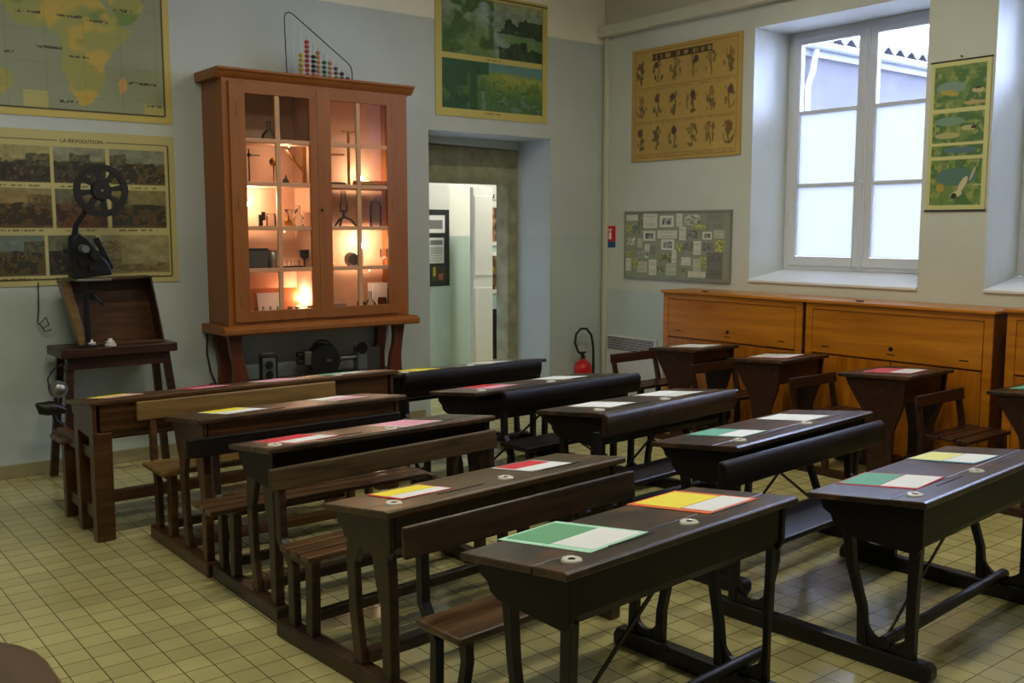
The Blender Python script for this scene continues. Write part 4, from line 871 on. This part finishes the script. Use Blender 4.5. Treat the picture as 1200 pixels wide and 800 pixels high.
# landscapes chart over the doorway
GX0, GW, GZ0, GH = 4.523, 1.165, 2.455, 1.0
def greens(U, V):
    C = np.zeros(U.shape+(3,))+rgb(196, 182, 104)
    n = fbm(U, V, 10, 61, 1); n2 = fbm(U, V, 22, 71, 1)
    def P(*p): return np.zeros(U.shape+(3,))+rgb(*p)
    # upper: river valley with dark rocks
    u0, u1, v0, v1 = .055, .945, .50, .955
    m = (U > u0) & (U < u1) & (V > v0) & (V < v1); u = (U-u0)/(u1-u0); v = (V-v0)/(v1-v0)
    A_ = mixc(P(104, 132, 84), P(140, 152, 136), np.clip((v-.45)*3, 0, 1))
    riv = np.clip(1-np.abs(u-(.62-.42*v*.6)-.0)*7, 0, 1); A_ = mixc(A_, P(140, 160, 156), riv)
    A_ = mixc(A_, P(150, 158, 116), np.clip((v-.82)*6, 0, 1)*(u > .45))
    A_ = mixc(A_, P(70, 104, 52), np.clip((n-.48)*8, 0, 1)*(u < .5))
    rock = (np.abs(u-.68)*1.7+(v-.45)+(n2-.5)*.35 < .26) & (v > .46) | (np.abs(u-.83)*1.6+(v-.45)+(n2-.5)*.3 < .30) & (v > .44) | (u > .93-(v-.4)*.3) & (v > .4) & (v < .72) | (v+(n2-.5)*.3 < .36-.9*np.abs(u-.76)) & (u > .55) | (u > .6+(n2-.5)*.2) & (v < .2)
    A_ = np.where(rock[..., None], P(46, 62, 44)*(.7+.7*n2[..., None]), A_)
    A_ *= (.8+.4*n2)[..., None]; C[m] = A_[m]
    # lower: jungle and yellow plain
    v0, v1 = .065, .455
    m = (U > u0) & (U < u1) & (V > v0) & (V < v1); v = (V-v0)/(v1-v0)
    B = mixc(P(76, 116, 62), P(156, 164, 74), np.clip((v-.25-.1*n)*2.6, 0, 1)*np.clip((u-.25)*3, 0, 1))
    B = mixc(B, P(98, 140, 140), np.clip((v-.83+.1*u)*12, 0, 1)*(u > .33))
    tr = (np.abs(u-.3) < .035) | (u < .45) & (v > .75+.1*(n-.5)) | (u < .24) & (n > .45)
    B = np.where(tr[..., None], P(44, 88, 56), B); B = mixc(B, P(36, 66, 40), np.clip((n2-.52)*9, 0, 1)*np.clip(1-v, .15, 1))
    B = mixc(B, P(150, 160, 160), ((n2 > .62) & (v < .4) & (u > .35)).astype(float)*.5)
    B *= (.82+.36*n2)[..., None]; C[m] = B[m]
    ln = (np.abs(V-.975) < .003) & (U > .2) | (np.abs(U-.95) < .0025) & (V > .05) & (V < .97); C[ln] = rgb(84, 70, 34)
    cap = (U > .42) & (U < .56) & ((np.abs(V-.477) < .005) | (np.abs(V-.04) < .005)) & (vnoise(U, V, 140, 60, 2) > .45); C[cap] = rgb(110, 96, 52)
    return C
t = thing('landscape_chart', 'two-panel green landscape school chart hung above the doorway', 'poster', (GX0, YW, GZ0))
mk('chart_backing', MB().box(0, GW, -.008, -.001, 0, GH), M['cream'], t)
sheet('chart_print', GW, GH, 200, 180, greens, t, -.0085)
mk('hanging_nail', MB().lathe([(.006, -.012), (.006, 0)], (GW/2, 0, GH-.01), 8, 'y'), M['iron'], t)

# ================================================================ ON THE WINDOW WALL
# plants chart
PY, PW, PZ, PH = 6.325, 1.205, 2.135, .955
def plants(U, V):
    C = np.zeros(U.shape+(3,))+rgb(186, 152, 84); C *= (.93+.14*fbm(U, V, 5, 3))[..., None]
    t_ = (U > .2) & (U < .75) & (V > .885) & (V < .945); C[t_] = rgb(70, 54, 30)
    words = t_ & (V > .898) & (V < .932) & (vnoise(U, V, 120, 3, 17) > .48) & ~((np.abs(U-.385) < .012) | (np.abs(U-.555) < .012)); C[words] = rgb(164, 134, 76)
    rs = np.random.RandomState(12)
    for r, vb in enumerate((.66, .36, .07)):
        for c in range(6):
            uc = .1+.16*c; vc = vb+.13
            du = (U-uc)/.055; dv = (V-vc)/.105
            stem = (np.abs(du-.12*np.sin(dv*3+c)) < .1) & (np.abs(dv) < .95)
            n = vnoise(np.clip((du+1.5)/3, 0, 1), np.clip((dv+1.5)/3, 0, 1), 9, 9, 100+r*6+c)
            leaf = (du*du+dv*dv < 1) & (n > .60+.06*rs.rand()); flo = (du+(rs.rand()-.5))**2+((dv-.5)*1.3)**2 < .12+.1*rs.rand()
            C[leaf] = rgb(*((112, 100, 56), (120, 96, 60), (96, 88, 52))[rs.randint(3)])
            C[stem] = rgb(104, 88, 50); C[flo] = rgb(*((130, 84, 66), (96, 70, 56), (150, 120, 62), (84, 60, 54))[rs.randint(4)])
        ln = (np.abs(V-(vb-.01)) < .003) & (U > .05) & (U < .95); C[ln] = rgb(140, 108, 56)
        cp = (np.abs(V-(vb-.028)) < .006) & (U > .05) & (U < .95) & (vnoise(U, V, 160, 60, r) > .55); C[cp] = rgb(146, 116, 62)
    e = ((np.abs(U-.035) < .002) | (np.abs(U-.965) < .002)) & (V > .03) & (V < .97) | ((np.abs(V-.03) < .002) | (np.abs(V-.97) < .002)) & (U > .035) & (U < .965); C[e] = rgb(140, 100, 50)
    return C
t = thing('plant_chart', 'brown aged botanical chart with three rows of plants left of window', 'poster', (XW, PY, PZ), -math.pi/2)
mk('chart_backing', MB().box(0, PW, -.014, -.001, 0, PH), M['tan'], t, .002)
sheet('chart_print', PW, PH, 220, 170, plants, t, -.0145)
# animals poster on the pier between the windows
def animals(U, V):
    C = np.zeros(U.shape+(3,))+rgb(204, 202, 140)
    def P(*p): return np.zeros(U.shape+(3,))+rgb(*p)
    n = fbm(U, V, 7, 91, 2.2); n2 = fbm(U, V, 14, 95, 2.2)
    base = mixc(P(110, 136, 72), P(74, 112, 64), np.clip((n-.42)*6, 0, 1)); base = mixc(base, P(146, 154, 88), np.clip((n2-.56)*8, 0, 1))
    def el(cu, cv, ru, rv, a=0):
        du, dv = U-cu, (V-cv)*2.4; return ((du*math.cos(a)+dv*math.sin(a))/ru)**2+((-du*math.sin(a)+dv*math.cos(a))/(rv*2.4))**2 < 1
    for v0, v1 in ((.68, .965), (.45, .655), (.36, .435), (.03, .335)):
        m = (U > .06) & (U < .93) & (V > v0) & (V < v1); C[m] = base[m]
    def put_(mask, c): C[mask & (U > .06) & (U < .93)] = rgb(*c)
    put_(el(.35, .82, .25, .04), (124, 150, 134)); put_(el(.32, .50, .22, .02), (176, 170, 120)); put_(el(.68, .545, .13, .018), (184, 178, 128)); put_(el(.76, .548, .05, .012), (56, 46, 34))
    put_(el(.80, .79, .1, .018), (190, 178, 134)); put_(el(.8, .805, .06, .008), (60, 52, 40)); put_(el(.33, .785, .16, .018, -.2), (176, 158, 74)); put_(el(.75, .71, .18, .014), (178, 160, 110))
    put_(el(.55, .40, .28, .02), (88, 118, 130)); put_(el(.35, .595, .25, .03), (120, 150, 128))
    put_(el(.5, .22, .35, .06), (84, 118, 108)); put_(el(.62, .17, .05, .06, -.5), (206, 196, 158)); put_(el(.52, .105, .1, .02, .3), (206, 196, 158)); put_(el(.48, .092, .05, .02), (50, 42, 34)); put_(el(.24, .15, .07, .03, .4), (170, 150, 52)); put_(el(.78, .24, .02, .05, -.4), (190, 182, 150)); put_(el(.86, .165, .08, .004), (190, 182, 150))
    return C
t = thing('animals_poster', 'narrow green animal picture strip hanging between the two windows', 'poster', (XW, 3.545, 1.675), -math.pi/2)
mk('poster_backing', MB().box(0, .40, -.010, -.004, 0, .965), M['cream'], t)
sheet('poster_print', .40, .965, 90, 210, animals, t, -.0105)
for z in (-.004, .962): mk('batten', MB().tube([(-.006, -.008, z), (.406, -.008, z)], .006, 8), M['black'], t)
mk('hanging_nail', MB().lathe([(.005, -.02), (.005, 0)], (.2, 0, .985), 8, 'y'), M['iron'], t)

# notice board with papers
NY, NZ, NW, NH = 6.395, 1.11, 1.21, .595
t = thing('notice_board', 'grey framed notice board covered in photos and notes under plant chart', 'notice board', (XW, NY, NZ), -math.pi/2)
mk('board_panel', MB().box(.012, NW-.012, -.012, -.001, .012, NH-.012), M['board'], t)
mk('board_frame', MB().box(0, NW, -.02, -.001, 0, .016).box(0, NW, -.02, -.001, NH-.016, NH).box(0, .016, -.02, -.001, .016, NH-.016).box(NW-.016, NW, -.02, -.001, .016, NH-.016), M['frame_alu'], t, .002)
# (px centre x, y, w, h in the board's own zoomed sketch 780x500), kind
items = [(50, 40, 95, 45, 'w'), (125, 70, 40, 110, 'g'), (200, 65, 110, 110, 'w'), (330, 70, 105, 85, 'p'), (425, 60, 45, 95, 'w'), (520, 60, 110, 75, 's'), (680, 75, 120, 120, 't'),
         (30, 115, 55, 60, 'o'), (90, 130, 60, 60, 'g'), (570, 112, 90, 30, 'o'), (195, 180, 95, 75, 'p'), (335, 168, 150, 60, 'w'), (450, 160, 50, 100, 'w'), (520, 165, 80, 60, 'p2'), (630, 175, 65, 55, 'd'), (715, 165, 70, 60, 'w2'),
         (45, 225, 75, 60, 's'), (120, 235, 40, 70, 'w2'), (180, 270, 40, 55, 'w'), (225, 290, 50, 70, 't'), (340, 245, 100, 80, 'p'), (425, 265, 40, 70, 'o'), (500, 255, 90, 60, 'p2'), (560, 265, 55, 100, 'w'), (635, 255, 75, 60, 'p2'), (720, 250, 60, 85, 'o'),
         (30, 320, 55, 45, 'o'), (150, 325, 90, 50, 's'), (320, 340, 90, 70, 'o2'), (390, 330, 35, 100, 'w'), (480, 365, 70, 60, 'w'), (560, 390, 55, 90, 'w2'), (605, 370, 45, 80, 'o'), (685, 390, 110, 190, 'g2'),
         (25, 405, 45, 100, 'w'), (85, 390, 40, 80, 'o'), (140, 420, 80, 85, 'w2'), (225, 420, 60, 120, 'w'), (290, 430, 55, 50, 'o2'), (370, 430, 75, 90, 'w2'), (455, 440, 60, 60, 'o2'), (560, 460, 125, 45, 'w')]
def note_fn(kd, seed):
    cc = dict(w=(216, 216, 200), w2=(196, 198, 176), p=(222, 220, 206), p2=(130, 132, 122), s=(176, 182, 168), t=(140, 144, 134), g=(128, 136, 118), g2=(120, 122, 114), o=(176, 176, 104), o2=(140, 146, 104), d=(224, 222, 212))[kd]
    def f(U, V):
        C = np.zeros(U.shape+(3,))+rgb(*cc); n = vnoise(U, V, 8, 7, seed)
        if kd in ('w', 'w2', 't', 'g2'):
            l = (np.abs((V*9) % 1-.5) < .2) & (U > .12) & (U < .86) & (n > .3) & (V < .85) & (V > .12); C[l] *= .84
        elif kd in ('p', 'd'):
            m = (U > .15) & (U < .85) & (V > .2) & (V < .82); C[m] = (np.array(rgb(70, 74, 70))+(n[..., None]*.5)*np.ones(3))[m]
        else:
            C *= (.62+.7*n)[..., None]
        return C
    return f
def kindname(k): return {'w': 'white typed note', 'w2': 'cream note', 'p': 'white-bordered black and white photo', 'p2': 'grey photo', 's': 'pale photo', 't': 'grey text sheet', 'g': 'narrow green-grey picture', 'g2': 'large plain grey sheet', 'o': 'yellowish picture card', 'o2': 'olive photo', 'd': 'small drawing'}[k]
sxn, szn = 1.19/790, .575/505
rows_ = {}
for i, (cx0, cy0, w0, h0, kd) in enumerate(items):
    r = min(4, int(cy0/100)); rows_.setdefault(r, []).append(i)
rn = ['top row', 'second row', 'third row', 'fourth row', 'bottom row']; on = ['first', 'second', 'third', 'fourth', 'fifth', 'sixth', 'seventh', 'eighth', 'ninth', 'tenth', 'eleventh']
for r, ids in rows_.items():
    ids.sort(key=lambda i: items[i][0])
    for j, i in enumerate(ids):
        cx0, cy0, w0, h0, kd = items[i]; ww, hh = w0*sxn, h0*szn; xx = .012+cx0*sxn-ww/2; zz = NH-.012-cy0*szn-hh/2
        xx = min(max(xx, .02), NW-.02-ww); zz = min(max(zz, .02), NH-.02-hh)
        o = sheet('pinned_photo' if kd[0] in 'psdo' else 'pinned_note', ww, hh, 22, 18, note_fn(kd, 200+i), None, 0)
        o.location = (XW-.0145-.0004*(i % 4), NY-xx, NZ+zz); o.rotation_euler.z = -math.pi/2
        sol = o.modifiers.new('thickness', 'SOLIDIFY'); sol.thickness = .0008; sol.offset = 0
        tag(o, '%s on the notice board, %s from left in the %s' % (kindname(kd), on[j], rn[r]), 'paper', 'papers on the notice board')

# extinguisher sign and extinguisher
t = thing('extinguisher_sign', 'small red and blue fire extinguisher sign in the corner', 'sign', (XW, 6.655, 1.38), -math.pi/2)
mk('sign_plate', MB().box(0, .13, -.004, -.001, .055, .195), M['signred'], t)
mk('sign_strip', MB().box(0, .13, -.004, -.001, 0, .053), M['signblue'], t)
mk('sign_symbol', MB().box(.048, .08, -.0055, -.004, .075, .135).box(.058, .072, -.0055, -.004, .135, .165).prism_y([(.04, .15), (.058, .165), (.072, .165), (.085, .155), (.085, .17), (.04, .168)], -.0055, -.004), M['signwhite'], t)
t = thing('fire_extinguisher', 'red fire extinguisher with black hose standing by the corner', 'fire extinguisher', (6.035, 6.58, 0))
cyl = plain('red_cylinder_enamel', srgb(196, 20, 26), .28, noise=.03, coat=.5)
mk('cylinder', MB().lathe([(.075, .0), (.082, .012), (.082, .28), (.075, .33), (.055, .355), (.025, .37), (.022, .385), (0, .385)], seg=24), cyl, t, smooth=True)
mk('valve', MB().lathe([(.02, .38), (.02, .41), (.012, .415), (.012, .44), (0, .44)], seg=12).box(-.05, .03, -.012, .012, .43, .445), M['blackmetal'], t, .002)
mk('label_band', MB().lathe([(.0835, .1), (.0835, .24)], seg=24), M['paper'], t, smooth=True)
hp = [(-.01, -.01, .41), (-.06, 0, .45), (-.10, 0, .53), (-.085, 0, .61), (-.03, 0, .655), (.04, 0, .65), (.10, 0, .59), (.125, 0, .48), (.13, 0, .36), (.125, 0, .24), (.115, 0, .2)]
mk('hose', MB().tube(hp, [.011]*9+[.016, .018], 10), M['hose'], t, smooth=True)

# ================================================================ PROJECTOR CORNER (left)
t = thing('wooden_stool', 'dark wooden trestle stand with splayed legs under the open case', 'stand', (1.53, 6.26, 0))
mk('stand_top', MB().box(0, .70, 0, .34, .775, .83), M['red_wood'], t, .005)
mk('stand_apron', MB().box(.04, .66, .03, .05, .70, .775).box(.04, .66, .29, .31, .70, .775), M['red_wood'], t, .003)
for (x, y, dx, dy) in ((.04, .05, -.05, -.05), (.62, .05, .08, -.05), (.04, .26, -.06, .06), (.62, .26, .07, .06)):
    mk('leg', MB().hexa([(x, y, .775), (x+.045, y, .775), (x+.045, y+.04, .775), (x, y+.04, .775)], [(x+dx, y+dy, 0), (x+dx+.045, y+dy, 0), (x+dx+.045, y+dy+.04, 0), (x+dx, y+dy+.04, 0)]), M['red_wood'], t, .003)
mk('stretcher', MB().box(.02, .69, .07, .095, .30, .335), M['red_wood'], t, .003)
mk('stretcher', MB().box(0, .03, .03, .31, .28, .31), M['red_wood'], t, .003)
# open wooden case
t = thing('open_wooden_case', 'open brown wooden case standing tilted on the dark stand', 'case', (1.53, 6.26, .831))
inner = wood('case_interior_wood', srgb(52, 28, 12), srgb(92, 54, 24), .4, coat=.3)
f_ = [(.135, .10, 0), (.655, .10, 0), (.60, .14, .42), (.055, .14, .40)]
b_ = [(.155, .26, 0), (.665, .26, 0), (.615, .30, .42), (.07, .30, .40)]
def lerp(a, b2, k): return tuple(a[i]*(1-k)+b2[i]*k for i in range(3))
mk('case_back', MB().hexa(b_, [tuple((p[0], p[1]+.012, p[2])) for p in b_]), inner, t)
def panel(name, i, j, mat, th):
    off = lambda p, v: (p[0]+v[0], p[1]+v[1], p[2]+v[2])
    q = [f_[i], f_[j], b_[j], b_[i]]; mk(name, MB().hexa(q, [off(p, th) for p in q]), mat, t, .002)
panel('case_bottom', 0, 1, inner, (0, 0, .012)); panel('case_top', 3, 2, M['red_wood'], (0, 0, -.012))
panel('case_side', 0, 3, M['light_wood'], (.05, 0, 0)); panel('case_side', 1, 2, M['red_wood'], (-.012, 0, 0))
t_ = t
# porcelain insulators in the case mouth
for i, (x, lb) in enumerate(((1.715, 'left white porcelain insulator in front of the open case'), (1.83, 'right white porcelain insulator in front of the open case'))):
    o = tag(mk('porcelain_insulator', MB().lathe([(.034, 0), (.036, .012), (.024, .016), (.03, .026), (.014, .034), (.014, .046), (.0, .048)], seg=16), M['porcelain'], smooth=True, loc=(x, 6.31, .831)), lb, 'insulator', 'porcelain insulators')
# film projector on its post
t = thing('film_projector', 'antique black film projector with large spoked reel above the case', 'projector', (1.70, 6.31, .831))
mk('post', MB().tube([(0, .0, 0), (-.005, .0, .42)], .018, 10).lathe([(.05, 0), (.05, .012), (.02, .02)], seg=16), M['blackmetal'], t, smooth=True)
mk('projector_body', MB().prism_y([(-.085, .42), (.15, .44), (.135, .50), (.06, .60), (.02, .66), (-.04, .70), (-.07, .66), (-.075, .52)], -.05, .06), M['blackmetal'], t, .01)
mk('lamp_house', MB().lathe([(.035, -.02), (.04, .0), (.04, .1), (.03, .13), (.0, .14)], (-.05, 0, .55), 14).box(-.11, -.05, -.03, .03, .57, .60), M['blackmetal'], t, smooth=True)
mk('lens_barrel', MB().tube([(-.02, -.05, .60), (-.02, -.12, .60)], [.028, .022], 14), M['grey'], t, smooth=True)
for gx, gz, gr in ((.05, .56, .032), (.03, .49, .024), (-.03, .52, .02)): mk('sprocket', MB().lathe([(.0, -.075), (gr, -.075), (gr, -.05), (0, -.05)], (gx, 0, gz), 16, 'y'), M['iron'], t)
mk('base_plate', MB().box(-.06, .14, -.06, .07, .405, .42), M['steel'], t, .003)
mk('gate_lever', MB().hexa([(.055, -.02, .66), (.085, -.02, .67), (.085, 0, .67), (.055, 0, .66)], [(.14, -.02, .47), (.17, -.02, .48), (.17, 0, .48), (.14, 0, .47)]), M['blackmetal'], t, .003)
mk('crank', MB().tube([(.02, -.05, .32), (.02, -.1, .32), (.06, -.1, .27), (.06, -.13, .27)], .008, 8).lathe([(.03, -.055), (.03, -.045)], (.02, 0, .32), 14, 'y'), M['blackmetal'], t, smooth=True)
mk('reel_arm', MB().tube([(-.05, 0, .66), (-.04, -.01, .74), (.0, -.02, .80), (.03, -.02, .86), (.105, -.02, .945)], [.022, .016, .014, .012, .012], 10), M['blackmetal'], t, smooth=True)
rl = MB(); N = 40
rl.lathe([(.122, -.012), (.158, -.012), (.158, .012), (.122, .012), (.122, -.012)], (0, 0, 0), N, 'y')
rl.lathe([(.0, -.02), (.055, -.02), (.06, -.012), (.06, .012), (.0, .014)], (0, 0, 0), 20, 'y')
for k in range(8):
    a = 2*math.pi*k/8+.15; c, s_ = math.cos(a), math.sin(a)
    w1, w2 = .012, .020
    rl.hexa([(.045*c-s_*w1, -.008, .045*s_+c*w1), (.045*c+s_*w1, -.008, .045*s_-c*w1), (.14*c+s_*w2, -.008, .14*s_-c*w2), (.14*c-s_*w2, -.008, .14*s_+c*w2)],
            [(.045*c-s_*w1, .008, .045*s_+c*w1), (.045*c+s_*w1, .008, .045*s_-c*w1), (.14*c+s_*w2, .008, .14*s_-c*w2), (.14*c-s_*w2, .008, .14*s_+c*w2)])
q = mk('film_reel', rl, M['black'], t, smooth=True); q.location = (.105, -.04, .948)
mk('spindle', MB().lathe([(.008, -.045), (.008, .03)], (.105, -.02, .948), 10, 'y'), M['steel'], t)
# things hanging at the left of the stand
t = thing('hanging_lantern', 'round metal lantern hanging at the left side of the stand', 'lantern', (1.50, 6.25, .60))
mk('lantern_body', MB().lathe([(.0, -.035), (.045, -.035), (.052, -.02), (.052, .02), (.04, .035), (0, .035)], (0, 0, 0), 20, 'y'), M['grey'], t, smooth=True)
mk('lantern_glass', MB().lathe([(.0, -.042), (.03, -.040), (.036, -.034)], (0, 0, 0), 18, 'y'), M['steel'], t, smooth=True)
mk('lantern_bail', MB().tube([(-.05, 0, .0), (-.055, 0, .07), (-.02, 0, .12), (.03, 0, .15), (.045, .01, .1)], .004, 6), M['iron'], t)
t = thing('hanging_lamp_horn', 'dark crumpled metal lamp horn hanging below the round lantern', 'lamp', (1.46, 6.23, .50))
mk('horn_body', MB().tube([(-.09, 0, .03), (-.06, 0, .0), (-.02, 0, -.005), (.03, 0, -.01), (.07, 0, -.03)], [.008, .04, .045, .035, .02], 12), M['iron'], t, smooth=True)
mk('horn_hook', MB().tube([(.03, 0, .02), (.04, 0, .07), (.065, .02, .1)], .005, 6), M['steel'], t)
mk('horn_pipe', MB().tube([(.0, 0, -.03), (.02, 0, -.09), (.06, 0, -.12)], .014, 8), M['iron'], t, smooth=True)
cb = [(1.515, 6.66, 1.22), (1.51, 6.66, 1.05), (1.50, 6.66, .97), (1.53, 6.655, .93), (1.565, 6.66, .95), (1.55, 6.66, 1.0), (1.51, 6.655, .96), (1.54, 6.66, .91), (1.58, 6.66, .92)]
tag(mk('loose_cable', MB().tube(cb, .004, 6), M['hose'], smooth=True), 'thin looped cable hanging on the wall left of the case', 'cable')

# ================================================================ CEILING LAMPS (out of view, they light the room)
def batten_lamp(x, y, label, e=LAMP):
    t = thing('ceiling_lamp', label, 'lamp', (x, y, ZC), 0, 'fluorescent ceiling lamps')
    mk('housing', MB().box(-.62, .62, -.06, .06, -.06, 0), M['white_paint'], t, .004)
    mk('tube', MB().tube([(-.6, 0, -.085), (.6, 0, -.085)], .016, 10), M['tube'], t, smooth=True)
    ld = bpy.data.lights.new('tube_light', 'AREA'); ld.shape = 'RECTANGLE'; ld.size = 1.2; ld.size_y = .12; ld.energy = e; ld.color = LAMPCOL
    lo = bpy.data.objects.new('tube_light', ld); COL.objects.link(lo); lo.parent = t; lo.location = (0, 0, -.11)
for x, y, lb in ((1.2, 1.9, 'ceiling lamp over the nearest desks'), (4.3, 1.9, 'ceiling lamp at the window side, front'), (1.2, 4.2, 'ceiling lamp over the left desk row'), (4.3, 4.2, 'ceiling lamp over the middle desk row')):
    batten_lamp(x, y, lb)
t = thing('ceiling_lamp', 'ceiling lamp in the far room', 'lamp', (6.9, 8.1, 3.2), 0)
mk('housing', MB().lathe([(.15, -.06), (.16, -.04), (.16, 0)], seg=20), M['white_paint'], t)
ld = bpy.data.lights.new('far_light', 'AREA'); ld.shape = 'DISK'; ld.size = .3; ld.energy = 26; ld.color = (1, .95, .86)
lo = bpy.data.objects.new('far_light', ld); COL.objects.link(lo); lo.parent = t; lo.location = (0, 0, -.08)
# daylight portals in the window openings
for w_ in (W1, W2):
    ld = bpy.data.lights.new('window_portal', 'AREA'); ld.shape = 'RECTANGLE'; ld.size = w_[3]-w_[2]; ld.size_y = w_[1]-w_[0]; ld.cycles.is_portal = True
    lo = bpy.data.objects.new('window_portal', ld); COL.objects.link(lo); lo.location = (XW+.53, (w_[0]+w_[1])/2, (w_[2]+w_[3])/2); lo.rotation_euler = (0, math.pi/2, 0)
